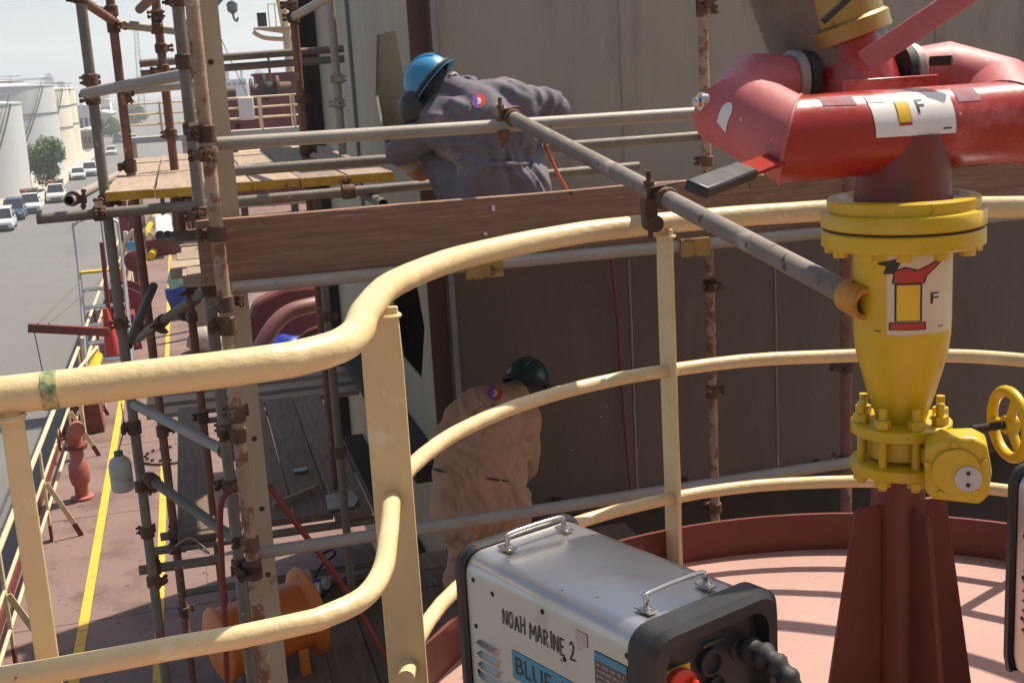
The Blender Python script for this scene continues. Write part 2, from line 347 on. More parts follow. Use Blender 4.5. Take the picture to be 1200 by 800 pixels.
# lateral ledgers of the near row
stube('ledger_tube',(.06,4.61,4.30),(2.75,4.61,4.285),galv,())
stube('ledger_tube',(.12,4.60,3.785),(3.5,4.60,3.775),galv,())
stube('ledger_tube',(.07,4.61,2.765),(2.72,4.61,2.785),galv,())
stube('ledger_tube',(.2,5.86,4.12),(3.2,5.86,4.12),galvd,(.78,))
stube('ledger_tube',(.05,5.75,3.70),(3.2,5.75,3.70),galvd,())
# upper-left platform ledgers
stube('ledger_tube',(-.66,5.98,3.965),(2.2,5.98,3.985),galvd,(.095,.49))
stube('ledger_tube',(-.40,6.14,4.50),(.07,5.25,4.555),galv,())
stube('ledger_tube',(-.30,7.24,4.50),(.2,7.24,4.52),galv,(.1,))
stube('ledger_tube',(-.42,6.25,4.96),(-.27,7.25,4.86),rustr,())
stube('ledger_tube',(-.30,7.26,4.86),(.10,7.36,4.80),galv,(.6,.95))
stube('ledger_tube',(-.2,8.5,4.665),(1.1,8.5,4.69),galvd,())
stube('ledger_tube',(-.2,8.52,4.60),(1.1,8.52,4.625),galvd,())
stube('ledger_tube',(.70,7.64,4.86),(.86,6.2,4.93),galv,())
stube('ledger_tube',(-.52,6.05,4.03),(-.33,8.8,4.0),galv,(.04,))
stube('ledger_tube',(.86,5.7,3.93),(.86,9.0,3.93),galvd,())
stube('ledger_tube',(-.14,7.36,4.93),(.05,5.3,4.93),rustr,())
# lower-left ledgers and braces
stube('ledger_tube',W(163,668,y=6.25),W(258,655,y=6.25),galvd,(.2,))
stube('ledger_tube',W(188,629,y=7.15),W(262,617,y=7.15),galvd,(.2,))
stube('ledger_tube',(-.4,7.1,1.93),(1.0,7.1,1.93),galvd,(.08,))
stube('ledger_tube',(-.4,9.9,1.93),(1.0,9.9,1.93),galvd,())
stube('ledger_tube',(-.3,6.0,1.33),(1.0,6.0,1.33),galvd,())
stube('ledger_tube',(-.3,7.9,1.33),(1.0,7.9,1.33),galvd,())
stube('brace_tube',W(158,474,y=6.12),W(275,534,y=5.3),galv,(.93,))
stube('brace_tube',W(172,558,y=6.12),W(318,662,y=5.2),galvd,(.05,.9))
stube('brace_tube',W(160,397,y=7.3),W(252,333,y=6.4),galvd,(.35,.75))
stube('brace_tube',W(150,405,y=6.6),W(180,335,y=7.2),galvd,())
stube('brace_tube',(.69,7.0,3.95),(.69,8.9,3.93),galvd,())
# loose yellow clamp plates on the ledger
for px,py,wd in ((568,315,.145),(815,290,.12)):
    q=W(px,py,y=4.57); k=MB(); k.box((q.x,4.572,q.z),(wd,.012,.07)); k.box((q.x,4.60,q.z+.032),(wd,.06,.008)); k.build('spacer_plate',mat('spacer_yellow%d'%px,(.36,.22,.05),(.25,.14,.04),s=20,c3=(.1,.06,.03),s3=22,t3=.55,rough=.8),scf)
# perforated channel post standing behind the rusty upright
pf=MB(); x,y=.142,4.74
zs=[0]+[4.742-.1+.0-0.43*k for k in range(11)][::-1]
pf.bx(x-.038,x+.038,y,y+.005,0,5.3); pf.bx(x-.038,x-.033,y+.005,y+.045,0,5.3); pf.bx(x+.033,x+.038,y+.005,y+.045,0,5.3)
pp=pf.build('perforated_channel',perfm,scf)
for px,py in ((247,73),(298,514),(307,596),(314,673),(279,148)):
    q=W(px,py,y=4.738); k=MB(); k.cyl((q.x,4.7385,q.z),(q.x,4.7395,q.z),.0105,n=16); k.build('bolt_hole',ink,pp)
# pole clamped to the platform rail, reaching back to the near ledger
pa=W(588,131,y=4.74); pb=W(778,231,y=3.22); d=(pb-pa).normalized()
pe=pa+d*((pb-pa).length)
best=min((abs((lambda c:(600+F*c.x/-c.z))(M3.transposed()@((pa+d*t)-CAM))-1012),t) for t in [1+.005*k for k in range(500)])[1]
pe=pa+d*best
stay=thing('stay_pole','weathered grey pole running diagonally from scaffold ledger over the cream rail','pole',(pe.x,pe.y,pe.z))
k=MB(); k.tube([pa-d*.06,pa.lerp(pe,.5),pe],TR*1.03,18,caps=False); k.tube([pe,pe-d*.2],TR*.86,18,caps=False); pole=k.build('pole_tube',polem,stay,fixn=False)
k=MB(); k.tube([pe-d*.06,pe-d*.055,pe+d*.006,pe+d*.012,pe+d*.0115,pe-d*.04],[.027,.036,.036,.033,.0225,.0215],18,caps=False)
u,v=frame(d)
rt=V((.85,-.5,0)).normalized(); k.bar(pe-d*.02+rt*.030,pe-d*.02+rt*.058,.045,.05,d); k.cyl(pe-d*.02+rt*.05+V((0,0,-.03)),pe-d*.02+rt*.05+V((0,0,.03)),.008,n=8)
endm=mat('worn_orange',(.55,.26,.03),(.40,.17,.03),s=20,c3=(.14,.07,.03),s3=30,t3=.56,rough=.5,bump=.5)
k.build('end_clamp',endm,stay,fixn=False)
k=MB(); k.cyl(pe-d*.039,pe-d*.041,.0215,n=18); k.build('pole_bore',ink,stay)
for q,mm in ((pa+d*.13,rustm),(pb,rustm)):
    k=MB(); k.tube([q-d*.035,q-d*.03,q+d*.03,q+d*.035],[.029,.0335,.0335,.029],16)
    k.bar(q+V((-.044,0,.0)),q+V((-.044,0,-.06)),.036,.036,d)
    k.cyl(q+V((-.042,.0,-.11)),q+V((-.042,0,.075)),.008,n=8); k.cyl(q+V((-.042,0,.032)),q+V((-.042,0,.048)),.0155,n=6)
    k.bar(q+V((-.05,0,.028)),q+V((.03,0,.036)),.04,.006,(0,0,1))
    k.tube([q+V((-.035,.026,-.068)),q+V((-.035,-.026,-.068))],.024,12); k.build('swivel_coupler',mm,stay,bev=.002)
# ---------------------------------------------------------------- boards
tb=MB(); n=40
for i in range(n+1):
    x=.018+(3.45-.018)*i/n; dz=.004*noise.noise(V((x*2,1,1)))
    for (yy,zz) in ((4.64,3.805),(4.678,3.805),(4.678,4.032),(4.64,4.032)): tb.v.append(V((x,yy+.002*noise.noise(V((x*3,zz*5,2))),zz+dz-.004*x/3)))
for i in range(n):
    for k in range(4): tb.f.append([i*4+k,i*4+(k+1)%4,i*4+4+(k+1)%4,i*4+4+k])
tb.f+= [[0,1,2,3],[n*4,n*4+1,n*4+2,n*4+3]]
tbo=tb.build('toe_board',woodx,None,bev=.004); tag(tbo,'long dark brown toe board on edge behind the cream rail','board')
for px,py,m_ in ((578,244,white),(569,274,white)):
    q=W(px,py,y=4.638); k=MB(); k.box((q.x,4.637,q.z),(.012,.004,.022 if py<260 else .012)); k.build('paint_fleck',m_,tbo)
def platform(name,label,loc,planks,m,axis,end=None):
    t=thing(name,label,'platform',loc)
    for (a0,a1,b0,b1,z,th,rz) in planks:
        k=MB(); nn=10; b=len(k.v)
        for i in range(nn+1):
            f=i/nn; sag=-.006*math.sin(PI*f)
            c=[(b0,z-th),(b1,z-th),(b1,z),(b0,z)]
            for (bb,zz) in c:
                L_=a0+(a1-a0)*f; wob=.003*noise.noise(V((L_*2,bb*7,z)))
                sk=rz*(f-.5)*(a1-a0)
                k.v.append(V((L_,bb+wob+sk,zz+sag)) if axis=='x' else V((bb+wob+sk,L_,zz+sag)))
        for i in range(nn):
            for q in range(4): k.f.append([i*4+q,i*4+(q+1)%4,i*4+4+(q+1)%4,i*4+4+q])
        k.f+=[[0,1,2,3],[nn*4+q for q in range(4)]]
        po=k.build('plank',m,t,bev=.003)
        if end:
            kk=MB()
            if axis=='y': kk.bx(b0-.0015,b1+.0015,a0-.002,a0+.05,z-th-.001,z-.004)
            kk.build('painted_end',end,po)
    return t
U=random.uniform
yend=mat('yellow_end_paint',(.55,.32,.02),(.42,.23,.02),s=14,c3=(.2,.12,.05),s3=18,t3=.6,rough=.7)
platform('plank_platform','upper plank platform at eye level beside the pale side wall',(0,7,4.0),
  [(6.0+U(-.03,.05),8.9+U(-.3,.3),-.36+.222*i,-.36+.222*i+.214,4.055+U(-.006,.006),.042,U(-.004,.004)) for i in range(6)],wood,'y',yend)
platform('plank_platform','plank walkway of the scaffold behind the toe board',(1.5,5.2,3.72),
  [(-.13+U(0,.1),3.3,4.70+.235*i,4.70+.235*i+.226,3.80+U(-.004,.004)+.03*(i==0),.045,0) for i in range(8)],woodX,'x')
platform('plank_platform','dark weathered plank platform below the upper one at left',(.3,8.5,1.95),
  [(7.05+U(0,.12),10.05+U(-.15,.1),-.26+.226*i,-.26+.226*i+.218,2.0+U(-.005,.005),.042,U(-.01,.01)) for i in (0,2,3,4)],woodd,'y')
platform('plank_platform','pale cross planks lying beyond the dark plank platform',(.3,10.4,1.9),
  [(-.5,1.2,10.1+.24*i,10.1+.24*i+.225,1.98+.03*i,.04,0) for i in range(3)],woodX,'x')
platform('plank_platform','lowest plank platform under the orange blower',(.4,7,1.36),
  [(5.4,7.6+U(-.1,.1),.0+.235*i,.0+.235*i+.226,1.4+U(-.004,.004),.042,U(-.01,.01)) for i in range(4)],woodd,'y')
platform('plank_platform','dark plank staging under the crouching worker in tan coveralls',(2,6,1.8),
  [(.9,2.35+U(-.1,.1),5.45+.24*i,5.45+.24*i+.23,1.86+U(-.004,.004),.042,0) for i in range(5)],woodd,'x')
# ================================================================ CREAM GUARD RAIL
gr=thing('guard_rail','cream painted curved pipe guard rail around the monitor platform','railing',(.37,2.6,3.0))
def railpath(z,ys,xoff=0,bend=1):
    aS=R(163); a=arc(PC,PR,R(-55),aS,44,z)[::-1]         # from the left end of the arc round to the right
    left=[V((-1.7,ys-.03,z)),V((-.9,ys-.01,z)),V((-.3,ys,z)),V((0,ys+.01,z)),V((.135,ys+.03,z))]
    corner=cr([V((.135,ys+.03,z)),V((.218,ys+.085,z)),V((.272,ys+.2,z)),V((.307,ys+.36,z)),a[0]],6)[1:-1]
    return left+corner+a
def wobble(pts,amp):
    return [p+V((noise.noise(p*5),noise.noise(p*5+V((9,0,0))),noise.noise(p*5+V((0,9,0)))))*amp for p in pts]
for z,r,ys,nm in ((4.05-.0,.0302,2.035,'top_rail'),(3.62,.0195,1.96,'mid_rail'),(3.235,.0185,None,'lower_rail')):
    pts=railpath(z,ys) if ys else arc(PC,PR-.01,R(-55),R(167),44,z)[::-1]
    if nm!='lower_rail':
        fine=[]
        for i in range(len(pts)-1):
            for k in range(3): fine.append(pts[i].lerp(pts[i+1],k/3))
        pts=fine+[pts[-1]]
    k=MB(); k.tube(wobble(pts,.0025),r,18); k.build(nm,cream,gr,ang=60)
def post(p,dirv,wd,th,z0=3.0,z1=4.035):
    dv=V(dirv).normalized(); k=MB(); n=8; b=len(k.v); t=V((-dv.y,dv.x,0))
    for i in range(n+1):
        z=z0+(z1-z0)*i/n; o=V((p[0],p[1],z))+t*.002*noise.noise(V((p[0]*9,z*6,1)))
        ww=wd*(1.0 if i<n else .93)
        for s1,s2 in ((-1,-1),(1,-1),(1,1),(-1,1)): k.v.append(o+dv*(s1*ww/2)+t*(s2*th/2))
    for i in range(n):
        for q in range(4): k.f.append([b+i*4+q,b+i*4+(q+1)%4,b+i*4+4+(q+1)%4,b+i*4+4+q])
    k.f+=[[b,b+1,b+2,b+3],[b+n*4+q for q in range(4)]]
    po=k.build('post',cream,gr,bev=.0025)
    for zz,rr in ((4.032,.026),(3.62,.024),(3.235,.022)):
        k=MB(); q=V((p[0],p[1],zz)); pts=[q+dv*(math.cos(a)*wd*.5)+t*(math.sin(a)*.024)+V((0,0,-.016 if zz>4 else 0)) for a in [2*PI*i/16 for i in range(16)]]
        if zz>4: k.tube(wobble(pts,.003),.005,6,closed=True); k.build('weld_bead',cream,po)
    return po
q=W(455,420,z=3.85)
for ang in (163,95.5,40,-5):
    a=R(ang); post((PC.x+PR*math.cos(a)+(0.004 if ang==163 else 0),PC.y+PR*math.sin(a)+(-.01 if ang==163 else 0)),(math.cos(a),math.sin(a),0),.086,.013)
post((-.30,2.03),(1,.12,0),.036,.016); post((-1.2,2.02),(1,0,0),.036,.016)
# green paint drip on the top rail
p=W(57,462,y=2.0); k=MB(); k.tube(wobble([V((p.x-.012,2.035-.0,4.05)),V((p.x+.012,2.035,4.05))],.001),.0309,18); 
gm=mat('green_paint',(.02,.17,.06),(.62,.47,.22),s=55,rough=.5,bump=.3); k.build('paint_spot',gm,gr)

# ================================================================ FIRE MONITOR
MX,MY=1.387,2.25
CD=V((-MX,-MY,0)).normalized(); RT=V((-CD.y,CD.x,0))        # towards the camera, and to its right
fm=thing('fire_monitor','red foam monitor with yellow valve on a dark red pedestal','monitor',(MX,MY,3.0))
c=lambda z:V((MX,MY,z))
k=MB(); k.cyl(c(3.0),c(3.655),.0495,n=32); ped=k.build('pedestal_pipe',oxide,fm)
for dx,dy in ((1,0),(-1,0),(0,-1),(0,1)):
    k=MB(); k.prism([(.045,0),(.195,0),(.108,.545),(.095,.553),(.045,.553)],.011,c(3.006),(dx,dy,0),(0,0,1)); k.build('gusset',oxide,ped,bev=.002)
k=MB(); k.lathe(c(3.0),(0,0,1),[(.23,0),(.23,.014)],32); k.build('base_plate',oxide,ped)
# wafer valve between two flanges
for z,nm in ((3.645,'lower_flange'),(3.728,'upper_flange')):
    k=MB(); k.lathe(c(z),(0,0,1),[(.098,-.013),(.102,-.010),(.102,.010),(.098,.013)],40); k.build(nm,yel,fm)
k=MB(); k.lathe(c(3.663),(0,0,1),[(.06,0),(.068,.004),(.068,.046),(.06,.05)],32); k.bar(c(3.688),c(3.688)+CD*.08+RT*.075,.05,.03); vb=k.build('valve_body',yel,fm)
for i in range(8):
    a=2*PI*(i+.5)/8+.2; o=V((math.cos(a)*.084,math.sin(a)*.084,0))
    k=MB(); k.cyl(c(3.61)+o,c(3.785)+o,.0088,n=10); k.cyl(c(3.742)+o,c(3.760)+o,.0165,n=6); k.cyl(c(3.618)+o,c(3.632)+o,.0165,n=6); k.build('flange_bolt',yel,fm)
# yellow body
k=MB(); k.lathe(c(0),(0,0,1),[(.050,3.74),(.056,3.765),(.068,3.80),(.082,3.85),(.092,3.89),(.0965,3.93),(.0975,3.96),(.0975,4.10),(.099,4.112)],48); k.build('valve_riser',yel,fm,ang=50)
k=MB(); k.lathe(c(0),(0,0,1),[(.155,4.108),(.160,4.112),(.160,4.140),(.157,4.143)],56); fl=k.build('swivel_flange',yel,fm)
k=MB(); k.lathe(c(0),(0,0,1),[(.156,4.143),(.156,4.148)],56); k.build('gasket',darkst,fm)
k=MB(); k.lathe(c(0),(0,0,1),[(.157,4.148),(.161,4.151),(.161,4.176),(.158,4.180),(.149,4.182),(.149,4.203),(.146,4.206),(.128,4.207),(.118,4.198)],56); k.build('swivel_ring',yel,fm)
for i in range(12):
    a=2*PI*i/12; o=V((math.cos(a)*.138,math.sin(a)*.138,0)); k=MB(); k.cyl(c(4.094)+o,c(4.108)+o,.015,n=6); k.build('flange_nut',yel,fl)
# twin-leg red waterway
zA=4.335; zB=4.443; yB=2.45; RR=.083
k=MB(); k.lathe(c(0),(0,0,1),[(.098,4.19),(.094,4.215),(.090,4.27),(.088,4.33)],40); k.build('neck',neckm,fm)
for sg in (-1,1):
    p1=V((MX+sg*.245,MY,zA)); p2=V((MX+sg*.292,MY+.125,4.388)); p3=V((MX+sg*.215,yB,zB-.004)); p4=V((MX+sg*.10,yB,zB))
    d1=(p2-p1).normalized(); full=MB(); n_=36; full.tube([V((MX,MY,zA)),p1,p2,p3,p4],[RR,RR,RR*1.0,RR*.78,RR*.56],n_)
    for nm,i0,i1,mm in (('waterway_pipe',0,1,monred),('waterway_elbow',1,2,monpink),('trunnion_arm',2,4,monpink)):
        k=MB(); k.v=full.v[i0*n_:(i1+1)*n_]; k.f=[[j*n_+q_,j*n_+(q_+1)%n_,(j+1)*n_+(q_+1)%n_,(j+1)*n_+q_] for j in range(i1-i0) for q_ in range(n_)]
        k.build(nm,mm,fm,ang=26)
    k=MB(); k.v=[]; pts=[full.v[n_+q_]+(full.v[n_+q_]-p1)*.004 for q_ in range(n_)]; k.tube(pts,.0035,6,closed=True); k.build('weld_bead',monpink,fm)
    for xx,rr,mm in ((.135,.061,galv),(.112,.064,rubber)):
        k=MB(); k.cyl(V((MX+sg*(xx-.011),yB,zB)),V((MX+sg*(xx+.011),yB,zB)),rr,n=32); k.build('swivel_collar',mm,fm,bev=.003)
k=MB(); q=W(831,119,y=2.37); k.cyl(q+V((.09,0,0)),q+V((-.022,0,0)),.0185,n=20); k.cyl(q+V((-.022,0,0)),q+V((-.034,0,0)),.011,n=6); k.build('drain_plug',chrome,fm,bev=.002)
k=MB(); q=W(1090,72,y=2.30); k.cyl(q+V((0,0,-.0)),q+V((.03,-.03,0)),.011,n=6); k.build('grease_nipple',darkst,fm)
# yoke plate and barrel
k=MB(); k.bar(V((MX-.085,yB-.108,zB-.03)),V((MX+.135,yB-.108,zB-.03)),.010,.05); k.build('yoke_plate',monred,fm,bev=.003)
ax=V((-.27,.10,.95)).normalized(); b0=V((MX,yB,zB))
k=MB(); k.lathe(b0,ax,[(.088,-.075),(.093,-.05),(.091,.02),(.082,.05),(.077,.10),(.074,.2)],36); bar=k.build('barrel',monred,fm)
k=MB(); k.lathe(b0-RT*.030-CD*.04,ax,[(.116,.035),(.122,.032),(.128,.2),(.134,.36),(.126,.36),(.120,.2),(.116,.035)],40,caps=False); k.build('nozzle_sleeve',mat('nozzle_sleeve_brown',(.17,.135,.10),(.13,.10,.075),rough=.5,s=8,metal=.3),fm)
brass=mat('brass',(.42,.27,.08),(.34,.2,.06),rough=.38,metal=.75,s=12,c3=(.2,.11,.05),s3=18,t3=.62)
k=MB(); k.lathe(b0+RT*.01,ax,[(.090,.084),(.099,.080),(.100,.112),(.092,.118),(.092,.32)],40); k.build('brass_ring',brass,fm)
k=MB(); p0=b0+RT*.0+CD*.125+V((0,0,.12)); k.bar(W(965,25,y=2.3),W(996,-4,y=2.3),.012,.012); k.build('locking_lever',ink,fm)
p0=W(1012,74,y=2.31); p1=W(1140,-12,y=2.25); k=MB(); k.bar(p0,p1,.014,.046,(.35,.1,1)); k.build('operating_bar',monpink,fm,bev=.003)
# lever with a black grip
g0=W(912,186,y=2.20); g1=W(868,202,y=2.11); g2=W(815,222,y=2.0); upv=(0.15,-.35,1)
k=MB(); k.bar(g0,g1,.042,.010,upv); k.build('lever_arm',monred,fm,bev=.002)
k=MB(); k.bar(g1+(g0-g1)*.15,g2,.047,.021,upv); k.build('lever_grip',black,fm,bev=.005)
# gearbox and hand wheel
gc=c(3.683)+CD*.118+RT*.104
gu=(RT*.93+CD*.0).normalized(); gn=gu.cross(V((0,0,1)))
k=MB(); k.prism([(-.058,-.045),(-.042,-.062),(.045,-.068),(.060,-.05),(.066,0),(.056,.055),(.03,.068),(-.03,.064),(-.058,.045)],.075,gc,gu,(0,0,1)); gb_=k.build('gearbox',yel,fm,bev=.007)
ff=gc-gn*.040 if gn.dot(CD)<0 else gc+gn*.040
fn=CD if (ff-gc).dot(CD)>0 else -CD
fn=(ff-gc).normalized()
k=MB(); k.cyl(ff-fn*.004,ff+fn*.006,.046,n=28); k.build('gearbox_cover',yel,gb_,bev=.002)
k=MB(); k.cyl(ff+gu*.022+V((0,0,-.012))+fn*.006,ff+gu*.022+V((0,0,-.012))+fn*.010,.0255,n=24); dd=k.build('position_dial',mat('dial_grey',(.55,.53,.5),(.45,.42,.38),rough=.6,s=30),gb_)
for s_ in (-.012,.012):
    k=MB(); o=ff+gu*.022+V((0,0,-.012+s_))+fn*.010; k.cyl(o,o+fn*.0012,.0045,n=10); k.build('dial_screw',ink,gb_)
for i in range(5):
    a=2*PI*i/5+.4; o=ff+gu*math.cos(a)*.056+V((0,0,math.sin(a)*.054)); k=MB(); k.cyl(o-fn*.006,o+fn*.004,.006,n=6); k.build('cover_bolt',yel,gb_)
hw=W(1183,497,y=2.12); sx=V((1,-.12,.03)).normalized()
k=MB(); k.cyl(hw-sx*.08,hw+sx*.012,.0085,n=14); k.build('wheel_shaft',darkst,fm)
k=MB(); u,v=frame(sx); pts=[hw+(u*math.cos(2*PI*i/32)+v*math.sin(2*PI*i/32))*.068 for i in range(32)]; k.tube(pts,.0115,12,closed=True)
for i in range(3):
    a=2*PI*i/3+.9; e=hw+(u*math.cos(a)+v*math.sin(a))*.066; k.tube([hw,e],[.011,.0085],10)
k.cyl(hw-sx*.012,hw+sx*.014,.019,n=18); k.build('hand_wheel',yel,fm,bev=.002)
# ---- flat print wrapped onto the pipes
TXT={}
def text_geo(s,size):
    cu=bpy.data.curves.new('txt','FONT'); cu.body=s; cu.size=size; cu.align_x='CENTER'; cu.align_y='CENTER'; cu.resolution_u=2; cu.offset=size*.006
    o=bpy.data.objects.new('txt',cu); COL.objects.link(o); dg=bpy.context.evaluated_depsgraph_get(); me=bpy.data.meshes.new_from_object(o.evaluated_get(dg))
    vs=[tuple(v_.co[:2]) for v_ in me.vertices]; fs=[list(p_.vertices) for p_ in me.polygons]
    bpy.data.objects.remove(o); bpy.data.curves.remove(cu); bpy.data.meshes.remove(me); return vs,fs
def printed(name,m,parent,shape,fn,step=.008,axis=0):
    """shape: polygon list or (verts,faces) in label metres; fn maps (s,t) to a world point"""
    bm=bmesh.new()
    if isinstance(shape,tuple):
        vv=[bm.verts.new((x,y,0)) for x,y in shape[0]]
        for f_ in shape[1]:
            try: bm.faces.new([vv[i] for i in f_])
            except ValueError: pass
    else:
        bm.faces.new([bm.verts.new((x,y,0)) for x,y in shape])
    for ax_ in ((axis,) if axis<2 else (0,1)):
        lo=min(v_.co[ax_] for v_ in bm.verts); hi=max(v_.co[ax_] for v_ in bm.verts); s_=lo+step*.5
        while s_<hi:
            nn=[0,0,0]; nn[ax_]=1; co=[0,0,0]; co[ax_]=s_
            bmesh.ops.bisect_plane(bm,geom=bm.verts[:]+bm.edges[:]+bm.faces[:],plane_co=co,plane_no=nn); s_+=step
    bm.verts.index_update(); k=MB(); k.v=[fn(v_.co.x,v_.co.y) for v_ in bm.verts]; k.f=[[v_.index for v_ in f_.verts] for f_ in bm.faces]; bm.free()
    return k.build(name,m,parent,fixn=False)
def wrapv(center,Rr,az):                                   # vertical cylinder; az measured from the camera side to its right
    def fn(s,t,off=0):
        a=az+s/Rr; return V((center.x,center.y,center.z+t))+(CD*math.cos(a)+RT*math.sin(a))*(Rr+off)
    return fn
wl=wrapv(c(4.024),.0975,R(26)); LB=lambda o:(lambda s,t:wl(s,t,o)); L0=lambda o:(lambda s,t:wl(-.032+(s+.002)*1.75,t*1.08,o))
lb=printed('picture_label',beigel,fm,[(-.073,-.083),(.080,-.083),(.080,.083),(-.073,.083)],LB(.0008))
def lp(m,poly,o=.0014): return printed('label_print',m,lb,poly,L0(o))
lp(ink,[(-.017,-.052),(.013,-.052),(.013,.021),(-.017,.021)]); lp(yelink,[(-.0145,-.05),(.0105,-.05),(.0105,.016),(-.0145,.016)],.0019)
lp(ink,[(-.023,-.068),(.018,-.068),(.018,-.053),(-.023,-.053)]); lp(redink,[(-.021,-.066),(.016,-.066),(.016,-.055),(-.021,-.055)],.0019)
lp(ink,[(-.020,.018),(.016,.018),(.019,.032),(.044,.062),(.047,.076),(.043,.076),(.030,.058),(.008,.044),(-.006,.050),(-.018,.043)]); lp(redink,[(-.018,.020),(.014,.020),(.016,.032),(.043,.064),(.0445,.073),(.030,.055),(.006,.041),(-.006,.047),(-.016,.041)],.0019)
lp(ink,[(-.030,.036),(-.019,.036),(-.014,.046),(-.008,.064),(-.011,.066),(-.036,.056),(-.036,.053),(-.026,.050)])
lp(ink,text_geo('F',.030)and([ (a+.028,b_-.012) for a,b_ in text_geo('F',.030)[0]],text_geo('F',.030)[1]))
lp(ink,[(.034,-.066),(.042,-.066),(.042,-.064),(.034,-.064)]); lp(ink,[(-.040,-.072),(-.032,-.072),(-.032,-.070),(-.040,-.070)])
# label on the front pipe: s along the pipe (+X), t round it, t=0 faces the camera
up0=(V((0,-1,0))*.80+V((0,0,1))*.60); upa=math.atan2(.6,.8)
def wrapf(xc,t0,off):
    def fn(s,t):
        a=t0+t/RR; return V((xc+s,MY-(RR+off)*math.cos(a),zA+(RR+off)*math.sin(a)))
    return fn
xc=W(1072,135,y=2.17).x; f0=lambda o:wrapf(xc,R(27),o)
flb=printed('front_label',white,fm,[(-.084,-.043),(.088,-.045),(.090,.046),(.01,.054),(-.088,.050)],f0(.001),axis=1)
def fp(m,poly,o=.0017): return printed('label_print',m,flb,poly,f0(o),axis=1)
fp(redink,[(-.034,-.024),(-.006,-.024),(-.006,.027),(-.034,.027)]); fp(yelink,[(-.033,-.018),(-.0075,-.018),(-.0075,.026),(-.033,.026)],.0023)
tg=text_geo('F',.046); fp(ink,([(a+.018,b_+.012) for a,b_ in tg[0]],tg[1])); fp(ink,[(.06,-.036),(.078,-.036),(.078,-.033),(.06,-.033)])
fp(mat('grey_smudge',(.28,.27,.27),(.5,.48,.46),s=40,rough=.6),[(-.087,.03),(-.05,.026),(-.045,.05),(-.088,.05)],.0015)
printed('faded_label',mat('faded_blue_grey',(.30,.26,.29),(.42,.12,.11),s=30,rough=.85,spec=.1),fm,[(-.03,-.012),(.04,-.015),(.04,.018),(-.03,.018)],wrapf(xc-.15,R(56),.0008),axis=1)
printed('faded_label',MATS['faded_blue_grey'],fm,[(-.02,-.02),(.03,-.02),(.03,.02),(-.02,.02)],wrapf(xc+.125,R(52),.0008),axis=1)
# white half-round sticker on the left mitre
mid=(V((MX-.245,MY,zA))+V((MX-.292,MY+.125,4.388)))/2; ml=(V((MX-.292,MY+.125,4.388))-V((MX-.245,MY,zA))).normalized()
tc=W(840,133,y=2.30)
hn=(tc-(V((MX-.245,MY,zA))+ml*((tc-V((MX-.245,MY,zA))).dot(ml)))); hn.normalize()
def wst(s,t):
    cc=V((MX-.245,MY,zA))+ml*((tc-V((MX-.245,MY,zA))).dot(ml)); e=ml.cross(hn); e=e if e.z>0 else -e
    a=t/RR; return cc+ml*(-s)+(hn*math.cos(a)+e*math.sin(a))*(RR*1.014)
printed('round_sticker',white,fm,[(-.014,-.02),(.014,-.032),(.014,.012),(.008,.022),(0,.026),(-.008,.022),(-.014,.012)],wst,axis=1)
# cast lettering on the barrel
def wbar(s,t):
    u_=RT; vv=ax.cross(u_).normalized(); vv=vv if vv.dot(CD)>0 else -vv; u2=vv.cross(ax); u2=u2 if u2.dot(RT)>0 else -u2
    a=s/.0735; return b0+ax*(.075+t)+(vv*math.cos(a)+u2*math.sin(a))*.0745
printed('cast_lettering',mat('faded_lettering',(.5,.3,.27),rough=.6),bar,text_geo('OPEN  W',.017),wbar)

